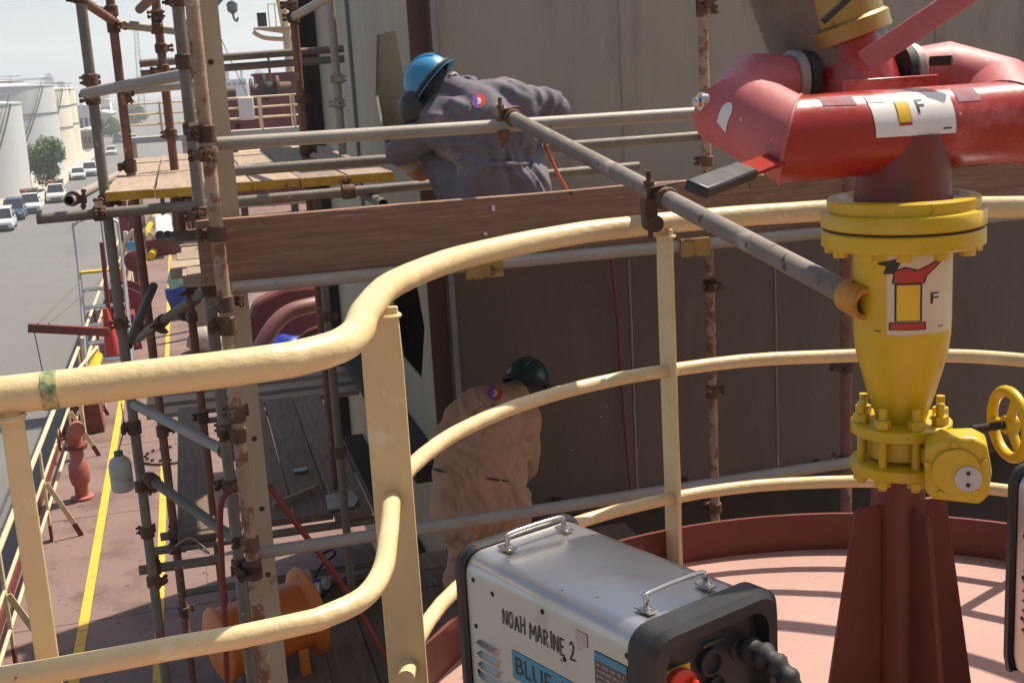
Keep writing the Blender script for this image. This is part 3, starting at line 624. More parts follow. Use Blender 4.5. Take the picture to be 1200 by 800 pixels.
# ================================================================ WELDING MACHINES
def welding_machine(label,loc,ang,full=True):
    t=thing('welding_machine',label,'welder',loc,'welding machines on the platform')
    u=V((math.sin(ang),-math.cos(ang),0)); v=V((math.cos(ang),math.sin(ang),0)); up_=V((0,0,1)); O=V(loc)
    Lh=.255; H=.555
    P=lambda a,b,z:O+u*a+v*b+up_*z
    # cross-section (b,z): tapered shoulders
    half=[(.142,.06),(.150,.10),(.150,.40)]+[(.150-.042+.042*math.cos(R(t_)),.505+.042*math.sin(R(t_))) for t_ in (0,18,36,54,72,90)]
    sec=[(-x_,z_) for x_,z_ in half]+half[::-1]
    k=MB(); n=len(sec); b=len(k.v)
    for a in (-Lh,Lh):
        for (bb,z) in sec: k.v.append(P(a,bb,z))
    for i in range(n): k.f.append([b+i,b+(i+1)%n,b+n+(i+1)%n,b+n+i])
    k.f+=[[b+i for i in range(n)],[b+n+i for i in range(n)]]
    cas=k.build('casing',machm,t,ang=25,bev=.006)
    def bez(a0,a1,grow,nm,m,inset=None):
        k=MB(); b=len(k.v); G=lambda g:[((bb*(1+g/.15)),z+(g if z>.3 else -g)) for bb,z in sec]
        rings=[(a0,0.002),(a0+.008*(1 if a1>a0 else -1),grow),(a1-.012*(1 if a1>a0 else -1),grow),(a1,grow-.012)]
        for a,g_ in rings:
            for bb,z in G(g_): k.v.append(P(a,bb,z))
        for r_ in range(3):
            for i in range(n): k.f.append([b+r_*n+i,b+r_*n+(i+1)%n,b+(r_+1)*n+(i+1)%n,b+(r_+1)*n+i])
        if inset:
            e=b+3*n; b2=len(k.v)
            for (aa,g_) in ((a1,-.022),(a1-inset,-.026)):
                for bb,z in G(g_): k.v.append(P(aa,bb,z))
            for i in range(n):
                k.f.append([e+i,e+(i+1)%n,b2+(i+1)%n,b2+i]); k.f.append([b2+i,b2+(i+1)%n,b2+n+(i+1)%n,b2+n+i])
            k.f.append([b2+n+i for i in range(n)])
        else: k.f.append([b+3*n+i for i in range(n)])
        return k.build(nm,m,t,ang=35)
    bez(-Lh+.004,-Lh-.030,.010,'rear_bezel',black)
    bez(Lh-.012,Lh+.055,.012,'front_bezel',black,.030)
    for bb in (-.1,.1):
        for a in (-.2,.2):
            k=MB(); k.box(P(a,bb,.03),(.05,.05,.058)); k.build('foot',rubber,t)
    def handle(a):
        k=MB(); pts=cr([P(a,-.075,.552),P(a,-.072,.570),P(a-.004,-.060,.579),P(a-.004,.060,.579),P(a,.072,.570),P(a,.075,.552)],5)
        k.tube(pts,.0052,10)
        for s_ in (-1,1):
            k.lathe(P(a,.075*s_,.550),up_,[(.012,0),(.012,.006),(.008,.010)],14); k.bar(P(a-.02,.075*s_,.553),P(a+.02,.075*s_,.553),.02,.004)
        k.build('carry_handle',chrome,t)
    handle(-.205); handle(.205)
    # side print on the left (-v) side
    S=lambda off:(lambda s,z:P(s,-.1502-off,z))
    for gx in (-.185,-.095):
        for i in range(9):
            k=MB(); z=(.375 if gx<-.1 else .315)-.024*i; k.prism([(0,0),(.010,-.004),(0,-.018)],.062,P(gx,-.150,z),-v,up_); k.build('louvre',machm,cas)
    if full:
        band=printed('name_band',blueink,cas,[(-.105,.332),(.165,.332),(.165,.392),(-.105,.392)],S(.001),axis=9 if False else 0,step=9)
        tg=text_geo('BLUE ARC',.052); printed('band_lettering',ink,band,([(x+.02,y+.362) for x,y in tg[0]],tg[1]),S(.0018),step=9)
        pw=printed('rating_plate',ink,cas,[(.155,.395),(.232,.395),(.232,.44),(.155,.44)],S(.001),step=9) if False else None
        # spec plate with rows of print
        spm=mat('spec_plate_grey',(.10,.085,.075),(.07,.06,.055),rough=.5,s=30)
        sp=printed('spec_plate',spm,cas,[(.148,.355),(.236,.355),(.236,.48),(.148,.48)],S(.0012),step=9)
        printed('plate_header',blueink,sp,[(.149,.464),(.235,.464),(.235,.479),(.149,.479)],S(.0018),step=9)
        sv=[];sf=[]
        for r_ in range(9):
            x=.153
            while x<.229:
                w_=random.uniform(.004,.013); z=.458-.011*r_; b=len(sv); x2=min(x+w_,.232); sv+=[(x,z-.0045),(x2,z-.0045),(x2,z),(x,z)]; sf.append([b,b+1,b+2,b+3]); x+=w_+random.uniform(.002,.007)
        pr=printed('plate_print',mat('print_grey',(.33,.29,.25),(.25,.22,.19),rough=.6),sp,(sv,sf),S(.0018),step=9); pr['kind']='stuff'
        st=printed('paper_sticker',mat('grey_sticker',(.48,.42,.42),(.36,.31,.31),rough=.7,s=60),cas,[(.100,.462),(.130,.478),(.130,.503),(.098,.503)],S(.0012),step=9)
        # hand-lettered words
        x=-.128
        ST={'N':[[(0,0),(.05,1),(.85,.02),(.9,1)]],'O':[[(.45,1),(.1,.8),(.02,.4),(.3,0),(.7,.05),(.88,.5),(.75,.9),(.45,1)]],'A':[[(0,0),(.45,1),(.9,0)],[(.2,.38),(.75,.36)]],'H':[[(.05,0),(.05,1)],[(.85,0),(.88,1)],[(.05,.5),(.86,.52)]],
            'M':[[(0,0),(.08,1),(.5,.35),(.92,1),(1,0)]],'R':[[(.05,0),(.05,1),(.6,.95),(.8,.75),(.6,.52),(.08,.48),(.85,0)]],'I':[[(.25,0),(.28,1)]],'E':[[(.8,.98),(.08,1),(.05,0),(.8,.02)],[(.07,.52),(.65,.52)]],'2':[[(.05,.8),(.35,1),(.75,.85),(.65,.5),(.05,.02),(.95,.05)]]}
        for i,ch in enumerate('NOAH MARINE 2'):
            if ch==' ': x+=.010; continue
            wc=.0145 if ch!='M' else .019; hc=.032*random.uniform(.92,1.08)*(1.2 if ch=='2' else 1); z0=.438+random.uniform(-.002,.002); hw=.0016; sv=[];sf=[]
            for stn,st_ in enumerate(ST[ch]):
                for (p,q_) in zip(st_,st_[1:]):
                    p=V((x+p[0]*wc,z0+p[1]*hc,0)); q2=V((x+q_[0]*wc,z0+q_[1]*hc,0)); dd=(q2-p).normalized(); nn=V((-dd.y,dd.x,0))*hw; p=p-dd*hw*.6; q2=q2+dd*hw*.6; b=len(sv)
                    sv+=[(e.x,e.y) for e in (p-nn,q2-nn,q2+nn,p+nn)]; sf.append([b,b+1,b+2,b+3])
            kk=MB(); kk.v=[S(.0011+.00006*(m_//4))(*e) for m_,e in enumerate(sv)]; kk.f=sf; kk.build('marker_lettering',ink,cas,fixn=False)
            x+=wc+.0045 if ch!='I' else .0105
    for a,z in ((-.225,.50),(-.225,.40),(-.225,.30),(.235,.50),(.0,.505),(-.225,.2),(.06,.43),(-.16,.49)):
        k=MB(); k.lathe(P(a,-.1495,z),-v,[(.0055,0),(.0055,.0012),(.003,.002)],10); k.build('screw',darkst,cas)
    # front panel fittings
    fa=Lh+.026
    k=MB(); k.box(P(fa,-.082,.435),(.07,.006,.07),Matrix((v,u,up_)).transposed()); k.build('switch_plate',yelink,t)
    k=MB(); k.lathe(P(fa+.003,-.082,.435),u,[(.036,0),(.038,.005),(.038,.016),(.032,.020)],28); k.bar(P(fa+.03,-.082-.022,.42),P(fa+.03,-.082+.022,.45),.016,.022,u); k.build('main_switch',redp,t,bev=.002)
    for bb,z,rr in ((.0,.455,.026),(.012,.405,.02),(-.0,.375,.011)):
        k=MB(); k.lathe(P(fa,bb,z),u,[(rr,0),(rr,.010),(rr*.75,.014),(rr*.7,.006)],20); k.build('panel_socket',rubber,t)
    k=MB(); k.box(P(fa+.004,.01,.490),(.055,.008,.006),Matrix((v,u,up_)).transposed()); k.build('panel_strip',chrome,t)
    # ribbed strain relief and mains cable
    pts=cr([P(fa-.005,.085,.45),P(fa+.05,.087,.455),P(fa+.10,.092,.43),P(fa+.135,.098,.375),P(fa+.15,.10,.32),P(fa+.158,.102,.25),P(fa+.17,.105,.12),P(fa+.2,.12,.03),P(fa+.3,.25,.015)],8)
    rl=[]
    for i,p in enumerate(pts): rl.append(.0125 if i>36 else (.027-.010*(i/36))*(1.0 if i%4<2 else .78))
    k=MB(); k.tube(pts,rl,14); k.build('mains_cable',rubber,t)
    return t
wm=welding_machine('large brushed metal welding machine with hand lettering in front of the rail',(.697,2.18,3.0),R(22.3))
q=W(1193,604,z=3.56)
welding_machine('second welding machine cut off by the right edge of the picture',(q.x+.355,q.y+.02,3.0),R(22.3)-.35,False)
# ================================================================ PEOPLE
def figure(name,caps,voxel,mats,fold,loc,smooth=6):
    """one continuous body: tapered limbs fused by a voxel remesh, then cloth folds; caps: (p0,p1,r0,r1,material index)"""
    k=MB()
    for (p0,p1,r0,r1,mi) in caps:
        p0=V(p0);p1=V(p1); d=p1-p0; L_=d.length; a=d.normalized() if L_>1e-6 else V((0,0,1))
        prof=[]; 
        for i in range(7): t=-PI/2+PI/2*i/6; prof.append((r0*math.cos(t),r0*math.sin(t)))
        for i in range(7): t=PI/2*i/6; prof.append((r1*math.cos(t),L_+r1*math.sin(t)))
        k.lathe(p0,a,prof,18)
    me=bpy.data.meshes.new('tmp'); me.from_pydata(k.v,[],k.f); o=bpy.data.objects.new('tmp',me); COL.objects.link(o)
    bm=bmesh.new(); bm.from_mesh(me); bmesh.ops.recalc_face_normals(bm,faces=bm.faces); bm.to_mesh(me); bm.free()
    r=o.modifiers.new('r','REMESH'); r.mode='VOXEL'; r.voxel_size=voxel
    s=o.modifiers.new('s','SMOOTH'); s.factor=.5; s.iterations=smooth
    dg=bpy.context.evaluated_depsgraph_get(); dg.update(); m2=bpy.data.meshes.new_from_object(o.evaluated_get(dg)); bpy.data.objects.remove(o)
    loc=V(loc); idx=[]
    def near(p):
        best=9;bi=0
        for (p0,p1,r0,r1,mi) in caps:
            p0=V(p0);p1=V(p1); d=p1-p0; t=max(0,min(1,(p-p0).dot(d)/max(d.length_squared,1e-9))); q=(p-(p0+d*t)).length-(r0+(r1-r0)*t)
            if q<best: best=q;bi=mi
        return bi
    vi=[near(v_.co) for v_ in m2.vertices]; nrm=[v_.normal.copy() for v_ in m2.vertices]
    for i,v_ in enumerate(m2.vertices):
        if vi[i]==0:
            p=v_.co; w_=p+V((noise.noise(p*4),noise.noise(p*4+V((7,1,2))),noise.noise(p*4+V((1,8,3)))))*.10
            f_=0
            for (cpt,rad,amp,frq,axis) in fold:
                dd=(p-V(cpt)).length
                g_=math.exp(-(dd/rad)**2); s_=V(axis).normalized().dot(w_)
                rr_=.75-abs(noise.noise(V((s_*frq*1.7,p.x*1.1+p.y,p.z*1.1))))*3.2
                f_+=amp*g_*max(-.8,rr_)
            cr1=1-abs(noise.noise(w_*7+V((3,3,3))))*4; cr2=1-abs(noise.noise(w_*15+V((5,1,3))))*3
            v_.co=p+nrm[i]*(max(-.016,min(f_*1.5,.024))+.0012*max(-.7,cr1)+.0006*max(-.7,cr2)-.002)
    for m_ in mats: m2.materials.append(m_)
    for q in m2.polygons:
        q.use_smooth=True; c_=[vi[j] for j in q.vertices]; q.material_index=max(set(c_),key=c_.count)
    for v_ in m2.vertices: v_.co-=loc
    m2.name=name; return m2
def person(label,loc): return thing('person',label,'person',loc)
def limb(out,pts,rs,mi):
    for i in range(len(pts)-1): out.append((pts[i],pts[i+1],rs[i],rs[i+1],mi))
def hand(out,wr,d,palm,mi,curl=.9,s=1.0):
    """palm and five curled fingers from wrist wr along d; palm = palm normal"""
    d=V(d).normalized(); pn=V(palm); pn=(pn-d*pn.dot(d)).normalized(); sd_=d.cross(pn)
    wr=V(wr); kn=wr+d*.085*s
    out.append((wr,wr+d*.02*s,.031*s,.034*s,mi))
    for j,L_ in enumerate((.068,.078,.073,.058)):
        b=kn+sd_*((j-1.5)*.022*s); out.append((wr+d*.02*s+sd_*((j-1.5)*.015*s),b,.018*s,.0125*s,mi)); p=b; dd=d.copy()
        for ph,fr in enumerate((.45,.32,.23)):
            dd=(Matrix.Rotation(-curl*.55,3,sd_)@dd) if True else dd
            if (dd-d).dot(pn)<0 and ph==0: pass
            q=p+dd*L_*fr*s; out.append((p,q,(.0118-.0012*ph)*s,(.0108-.0012*ph)*s,mi)); p=q
    tb_=wr+d*.03*s+sd_*(-.03*s); t1=tb_+(d*.6-sd_*.75+pn*.35).normalized()*.04*s; t2=t1+(d*.9-sd_*.15+pn*.45).normalized()*.032*s
    out.append((tb_,t1,.017*s,.0135*s,mi)); out.append((t1,t2,.0128*s,.0108*s,mi))
purple=mat('purple_grey_coverall',(.150,.132,.155),(.095,.083,.112),rough=.9,s=4,c3=(.30,.26,.245),s3=5,t3=.6,w3=.14,bump=.35,bs=11,bd=.02)
tan=mat('tan_coverall',(.46,.28,.18),(.38,.225,.14),rough=.9,s=5,c3=(.30,.175,.11),s3=5,t3=.6,w3=.16,bump=.3,bs=10,bd=.02)
skinm=mat('skin',(.26,.13,.08),(.22,.11,.07),rough=.55,s=12,bump=.1)
glove=mat('grey_glove',(.40,.36,.32),(.3,.27,.24),rough=.9,s=14,bump=.4)
lglove=mat('leather_glove',(.42,.16,.04),(.30,.10,.03),rough=.75,s=12,bump=.4)
bootm=mat('boot_leather',(.05,.035,.025),(.035,.025,.02),rough=.7,s=12,bump=.3)
shoew=mat('dusty_shoe',(.36,.31,.26),(.25,.2,.17),rough=.8,s=12,bump=.3)
hblue=mat('blue_helmet',(.035,.26,.47),(.03,.20,.38),rough=.42,s=9,c3=(.22,.30,.34),s3=11,t3=.62,w3=.1,bump=.08)
hgreen=mat('dark_green_helmet',(.008,.055,.036),(.006,.04,.028),rough=.3,s=9,bump=.05)
cloth_d=mat('dark_headcover',(.03,.026,.03),(.05,.045,.048),rough=.9,s=10,bump=.4)
def helmet(parent,cc,upv,fwd,m,rx=.125,ry=.105,rz=.105,brim=True):
    up_=V(upv).normalized(); f=V(fwd); f=(f-up_*f.dot(up_)).normalized(); sd_=f.cross(up_); cc=V(cc)
    k=MB(); nu,nv=28,10; b=len(k.v)
    prof=[]
    for j in range(nv+1):
        t=PI/2*j/nv
        for i in range(nu):
            a=2*PI*i/nu; ridge=1+.035*max(0,1-abs(math.sin(a))*5)*math.sin(t) if False else 1
            rr=math.cos(t)**.85 if j<nv else 0.001
            k.v.append(cc+f*(rx*rr*math.cos(a))+sd_*(ry*rr*math.sin(a))+up_*(rz*math.sin(t)))
    for j in range(nv):
        for i in range(nu): k.f.append([b+j*nu+i,b+j*nu+(i+1)%nu,b+(j+1)*nu+(i+1)%nu,b+(j+1)*nu+i])
    # rim turned out, deeper to a peak at the front
    e=len(k.v)
    for dz,gr in ((-.012,.004),(-.016,.016),(-.020,.014),(-.012,-.004)):
        for i in range(nu):
            a=2*PI*i/nu; pk=.03*max(0,math.cos(a))**3 if gr>.01 else 0
            k.v.append(cc+f*((rx+gr+pk)*math.cos(a))+sd_*((ry+gr)*math.sin(a))+up_*(dz-.012*max(0,math.cos(a))**3*(gr>.01)))
    k.f+= [[b+i,b+(i+1)%nu,e+(i+1)%nu,e+i] for i in range(nu)]
    for j in range(3):
        for i in range(nu): k.f.append([e+j*nu+i,e+j*nu+(i+1)%nu,e+(j+1)*nu+(i+1)%nu,e+(j+1)*nu+i])
    h=k.build('helmet',m,parent,ang=50)
    for off in (-.03,0,.03):
        k=MB(); pts=[]
        for i in range(13):
            t=R(25)+R(130)*i/12; pts.append(cc+f*(-math.cos(t)*rx*.99)+sd_*(off*math.sin(t))+up_*(math.sin(t)**.9*rz*(1-.5*(off/.105)**2)*1.0))
        k.tube(pts,.006 if off else .008,8); k.build('helmet_ridge',m,h)
    k=MB(); pts=[cc+f*(rx*1.03*math.cos(a))+sd_*(ry*1.04*math.sin(a))+up_*(-.002) for a in [2*PI*i/30 for i in range(30)]]
    k.tube(pts,.009,8,closed=True); k.build('goggle_strap',rubber,h)
    return h
# ---------------------------------------------------------------- upper worker, squatting behind the toe board, seen from behind
def J(px,py,y): return W(px,py,y=y)
UL=(1.2,5.35,3.80); up_w=person('person in purple grey coveralls and blue helmet squatting on the upper scaffold',UL)
cp=[]
hipL,hipR=J(552,222,5.42),J(614,222,5.30); pel=(hipL+hipR)/2
nk=J(533,108,5.46); hd_=J(512,102,5.52)
cp+=[(pel+V((-.05,0,.0)),pel+V((.05,0,.0)),.155,.155,0),(pel+V((0,0,.04)),J(576,184,5.34),.165,.152,0),(J(576,184,5.34),J(566,145,5.36),.152,.172,0),
 (J(524,146,5.44),J(600,130,5.36),.125,.125,0),(J(560,128,5.38),J(590,124,5.37),.125,.12,0),(J(555,125,5.40),nk,.11,.075,0),(J(520,140,5.46),nk,.10,.07,0),(nk,hd_,.06,.085,2),(J(540,160,5.40),J(600,155,5.34),.125,.125,0)]
shL=J(512,142,5.48); shR=J(602,128,5.36)
limb(cp,[shL,J(478,168,5.58),J(466,180,5.66)],[.098,.075,.060],0); limb(cp,[J(466,180,5.66),J(484,192,5.72)],[.057,.050],1)
limb(cp,[J(484,192,5.72),J(493,199,5.74)],[.052,.056],4)
hand(cp,J(492,198,5.74),J(512,206,5.76)-J(492,198,5.74),(0,0,-1),4,.7)
limb(cp,[shR,J(642,124,5.40),J(652,129,5.46)],[.105,.080,.066],0); limb(cp,[J(652,129,5.46),J(634,140,5.64),J(616,146,5.76)],[.064,.056,.046],0)
hand(cp,J(614,146,5.77),(-.5,.8,-.1),(0,0,-1),1,.8)
for hp,kx,fx in ((hipL,-.10,-.06),(hipR,.10,.08)):
    kn=V((hp.x+kx,hp.y+.36,4.20)); ft=V((hp.x+fx,hp.y+.06,3.90))
    limb(cp,[hp,kn],[.125,.085],0); limb(cp,[kn,ft],[.082,.062],0)
    limb(cp,[ft+V((0,-.02,-.045)),ft+V((0,.17,-.06))],[.050,.042],3)
me=figure('person_body',cp,.0095,[purple,glove,cloth_d,bootm,lglove],
  [(J(545,150,5.25),.17,.017,8,(.5,0,1)),(J(525,130,5.3),.14,.017,9,(.25,0,1)),(J(590,150,5.2),.14,.016,8,(1,0,-.4)),(J(575,188,5.2),.10,.014,17,(1,0,.05)),(J(615,205,5.2),.12,.016,13,(1,0,.1)),
   (J(550,215,5.2),.15,.016,10,(.8,0,.5)),(J(635,122,5.3),.13,.016,12,(1,0,-.2)),(J(480,165,5.5),.13,.016,12,(.6,0,1)),(J(600,110,5.3),.10,.012,12,(.7,0,.7))],UL)
b=bpy.data.objects.new('body',me); COL.objects.link(b); b.parent=up_w; ORG[b]=V(UL)
hu=V((-.62,.30,.62)); hf=V((-.55,.55,-.62))
hm=helmet(up_w,hd_+V((-.028,.0,.022)),hu,hf,hblue,.122,.105,.112)
sd_=hf.cross(hu).normalized()
k=MB(); k.lathe(hd_+V((-.075,.01,-.075)),hf,[(.085,-.05),(.095,0),(.085,.06),(.055,.09)],18); k.build('welding_mask',black,up_w)
k=MB(); k.lathe(hd_+V((.06,-.07,.03)),V((.4,-.8,.15)),[(.030,-.03),(.030,.012),(.019,.018),(.018,.008)],16); k.build('ear_muff',mat('muff_grey',(.35,.34,.33),(.08,.08,.08),s=60,rough=.5),up_w)
k=MB(); pts=[nk+V((math.cos(a)*.085,math.sin(a)*.075,.012+.02*math.sin(a)+.03*math.cos(a))) for a in [2*PI*i/18 for i in range(18)]]; k.tube(pts,.022,8,closed=True); k.build('collar',purple,up_w)
# belt gathers at the waist
k=MB(); wc=J(577,190,5.34); k.tube([wc+V((math.cos(a)*.160,math.sin(a)*.150,.05*math.cos(a)*-.3)) for a in [2*PI*i/24 for i in range(24)]],.012,8,closed=True); k.build('elastic_waist',purple,up_w)
# ---- printed badge on the back, laid on the body surface
def onbody(bodyob,root_org,direction):
    dirv=V(direction).normalized()
    def hit(p):
        r=bodyob.ray_cast(p-dirv*.6-root_org,dirv)
        return (r[1]+root_org-dirv*.004) if r[0] else p
    return hit
def badge(parent,body,org,cpx,cpy,y,sz,tilt,colors,text,tcol):
    dg=bpy.context.evaluated_depsgraph_get(); dg.update()
    cpt=W(cpx,cpy,y=y); vd=(cpt-CAM).normalized(); hit=onbody(body,V(org),vd); rt=vd.cross(V((0,0,1))).normalized(); upd=rt.cross(vd)
    rt,upd=rt*math.cos(tilt)+upd*math.sin(tilt),upd*math.cos(tilt)-rt*math.sin(tilt)
    fn=lambda s,t:hit(cpt+rt*s+upd*t)
    for (m_,poly,off) in colors: printed('back_badge',m_,parent,[(x*sz,y_*sz) for x,y_ in poly],(lambda s,t,o=off:fn(s,t)-vd*o),step=sz*.35,axis=2)
    if text:
        n=len(text); Rr=sz*2.6
        for i,ch in enumerate(text):
            if ch==' ': continue
            a=(i-(n-1)/2)*.21; tg=text_geo(ch,sz*.62); ca,sa=math.cos(a),math.sin(a)
            printed('back_lettering',tcol,parent,([(Rr*sa+x*ca+y_*sa*-1*-1,(Rr*(ca-1))-sz*1.55+y_*ca-x*sa) for x,y_ in tg[0]],tg[1]),fn,step=9)
circ=lambda r,a0,a1,n=14,cx=0,cy=0:[(cx+r*math.cos(R(a0+(a1-a0)*i/n)),cy+r*math.sin(R(a0+(a1-a0)*i/n))) for i in range(n+1)]
violet=mat('violet_print',(.15,.06,.26),(.25,.1,.42),rough=.8,bump=0); redpr=mat('red_print',(.55,.04,.025),(.5,.04,.03),rough=.8,bump=0); whpr=mat('white_print',(.6,.52,.55),(.5,.45,.5),rough=.8,bump=0); txpr=mat('faded_print',(.26,.07,.07),(.2,.06,.08),rough=.9,bump=0)
bc=[(violet,circ(1.0,100,280),.0),(redpr,circ(1.0,-80,100),.0),(whpr,[(-.35,-.45),(.1,-.5),(.4,.0),(.1,.45),(-.2,.25),(-.05,-.05)],.001)]
badge(up_w,b,UL,561,118,5.3,.031,.1,bc,None,None)
# ---------------------------------------------------------------- lower worker, half crouched with his back to the camera
LL=(1.22,5.95,1.865); lw=person('person in tan coveralls and dark green helmet bending towards the deckhouse wall',LL)
cp=[]
hL,hR=J(536,590,5.92),J(590,592,5.86); pel=(hL+hR)/2
mid=J(562,545,5.92); chest=J(572,495,5.97); nk=J(603,463,6.09); hd_=J(618,452,6.14); sR=J(604,492,6.0); sL=J(552,496,6.0)
cp+=[(hL+V((.02,0,.0)),hR+V((-.02,0,0)),.150,.150,0),(pel,mid,.19,.188,0),(mid,chest,.188,.190,0),(sL,sR,.150,.135,0),(J(572,490,5.98),nk,.15,.08,0),(J(560,480,6.0),J(590,478,6.02),.12,.12,0),(nk,hd_,.062,.088,2),
     (J(540,555,5.95),J(585,555,5.92),.15,.155,0),(J(535,520,5.97),J(592,520,5.95),.14,.15,0)]
limb(cp,[sR,J(617,525,6.02),J(617,548,6.10)],[.115,.078,.064],0); hand(cp,J(616,553,6.11),(-.15,.25,-.9),(-1,.2,0),1,.9)
limb(cp,[sL,J(548,545,6.20),J(565,565,6.40)],[.10,.07,.058],0); hand(cp,J(565,566,6.41),(.3,.8,-.2),(0,0,-1),1,.9)
kL=J(548,640,6.13); fL=V((kL.x-.11,5.93,1.97)); kR=J(600,645,6.15); fR=V((kR.x+.04,5.98,1.97))
limb(cp,[hL,kL],[.148,.105],0); limb(cp,[kL,fL],[.09,.072],0); limb(cp,[hR,kR],[.148,.105],0); limb(cp,[kR,fR],[.09,.072],0)
for f_ in (fL,fR): limb(cp,[f_+V((0,-.03,-.05)),f_+V((.02,.16,-.06))],[.05,.043],3)
me=figure('person_body',cp,.0105,[tan,glove,cloth_d,shoew],
  [(J(600,560,5.75),.14,.017,11,(1,0,.5)),(J(560,610,5.75),.2,.017,9,(1,0,.25)),(J(618,520,5.9),.12,.016,13,(.2,0,1)),(J(535,660,5.8),.2,.018,12,(.3,0,1)),(J(560,545,5.75),.2,.012,8,(.5,0,1)),(J(555,480,5.85),.18,.010,8,(1,0,.5)),(J(535,575,5.75),.14,.015,12,(.9,0,.3))],LL)
b=bpy.data.objects.new('body',me); COL.objects.link(b); b.parent=lw; ORG[b]=V(LL)
helmet(lw,hd_+V((.0,.0,.025)),V((.30,.30,.80)),V((.5,.8,-.4)),hgreen,.135,.115,.125)
badge(lw,b,LL,580,460,5.9,.040,-.18,bc,'NOAH MARINE',txpr)
for px,py,wd in ((515,551,.035),(583,562,.055)):     # pocket slits
    dg=bpy.context.evaluated_depsgraph_get(); dg.update(); vd=(W(px,py,y=5.9)-CAM).normalized(); hit=onbody(b,V(LL),vd); c0=W(px,py,y=5.9); rt=vd.cross(V((0,0,1))).normalized()
    k=MB(); k.tube([hit(c0+rt*s_*wd+V((0,0,-s_*.012)))+vd*.002 for s_ in (-1,-.5,0,.5,1)],[.003,.006,.007,.006,.003],8); k.build('pocket_slit',cloth_d,lw)
k=MB(); k.tube([hit(J(572,500,5.9)+V((0,0,0)))]+[hit(W(568-i*1.5,500+i*12,y=5.9)) for i in range(1,7)],.0035,6); k.build('back_seam',tan,lw)
# ================================================================ GEAR ON THE SCAFFOLD
def cable(name,label,cat,pts,r,m,n=8):
    k=MB(); k.tube(cr(pts,8),r,n); o=k.build(name,m); return tag(o,label,cat)
cable('cable','red cable hanging down the deckhouse wall below the toe board','cable',[W(716,300,y=6.7),W(724,380,y=6.75),W(730,470,y=6.76),W(736,540,y=6.76),W(742,600,y=6.7)],.009,hose)
cable('cable','orange cable looping down behind the worker in purple coveralls','cable',[W(628,150,y=5.5),W(640,172,y=5.45),W(652,200,y=5.45),W(664,222,y=5.5),W(668,240,y=5.55)],.008,mat('orange_cable',(.6,.13,.04),rough=.5))
cable('hose','dark red hose leaning along the perforated channel down to the deck','hose',[W(316,570,y=5.2),W(345,610,y=5.3),W(392,672,y=5.5),W(425,722,y=5.6),W(452,770,y=5.7)],.014,hose)
cable('hose','dark red hose looped beside the rusty upright','hose',[W(275,572,y=4.9),W(262,582,y=4.9),W(258,605,y=4.9),W(260,660,y=4.95),W(263,720,y=5.0),W(266,800,y=5.1)],.012,hose)
cable('cable','black cable lying on the lowest planks beside blue plug','cable',[W(362,695,z=1.42),W(375,665,z=1.42),W(392,650,z=1.42),W(388,644,z=1.42),W(372,652,z=1.42)],.008,rubber)
cable('cable','black cable running right from the blue plug under the rail','cable',[W(372,710,z=1.42),W(385,690,z=1.42),W(400,682,z=1.42),W(440,680,z=1.45)],.008,rubber)
cable('cable','thin wire with shackle hanging by the red hose','wire',[W(205,640,y=6.9),W(222,630,y=6.9),W(238,640,y=6.9),W(245,648,y=6.9),W(230,640,y=6.9)],.005,galv)
# white bottle hung on the grey upright
bp=W(144,572,y=6.0); bo=thing('plastic_bottle','grey plastic bottle hung from the grey scaffold upright','bottle',(bp.x,6.0,bp.z-.012))
bm_=mat('cloudy_plastic',(.42,.42,.39),(.33,.33,.31),rough=.4,s=14,c3=(.25,.2,.15),s3=12,t3=.6,bump=.2)
k=MB(); k.lathe((bp.x,6.0,bp.z-.012),(0,0,1),[(.040,0),(.050,.006),(.053,.03),(.053,.06),(.050,.065),(.053,.07),(.053,.13),(.045,.155),(.024,.172),(.020,.176)],24); k.build('bottle_body',bm_,bo)
k=MB(); k.lathe((bp.x,6.0,bp.z+.162),(0,0,1),[(.021,0),(.021,.022),(.017,.024)],16); k.build('bottle_cap',mat('green_cap',(.02,.12,.04),rough=.4),bo)
k=MB(); k.tube([V((bp.x,6,bp.z+.18)),W(146,500,y=6.03),W(142,472,y=6.1)],.003,6); k.build('string',rubber,bo)
# orange blower
fo=V((.16,6.42,1.402)); fd=V((.93,.35,.06)).normalized()
fan=thing('blower','orange portable axial blower standing on the lowest planks','blower',fo); fc=fo+V((0,0,.26))
k=MB(); k.lathe(fc,fd,[(.175,-.29),(.20,-.275),(.205,-.262),(.19,-.255),(.188,-.1),(.188,.1),(.19,.20),(.245,.235),(.25,.25),(.238,.25),(.18,.2),(.175,-.25)],40); fb=k.build('fan_housing',orange,fan,ang=35)
k=MB(); u,v=frame(fd); 
for i in range(8):
    a=PI*i/8; k.cyl(fc-fd*.27+(u*math.cos(a)+v*math.sin(a))*.185,fc-fd*.27-(u*math.cos(a)+v*math.sin(a))*.185,.003,n=6)
for rr in (.06,.12): k.tube([fc-fd*.27+(u*math.cos(a)+v*math.sin(a))*rr for a in [2*PI*i/24 for i in range(24)]],.003,6,closed=True)
k.build('guard_grille',galvd,fan)
k=MB(); k.cyl(fc-fd*.2,fc+fd*.05,.07,n=20); k.build('fan_motor',darkst,fan)
for i in range(5):
    a=2*PI*i/5; k=MB(); rd=u*math.cos(a)+v*math.sin(a); tg_=fd.cross(rd); k.bar(fc-fd*.12+rd*.065,fc-fd*.12+rd*.165,.08,.006,(fd*.7+tg_*.7)); k.build('fan_blade',darkst,fan)
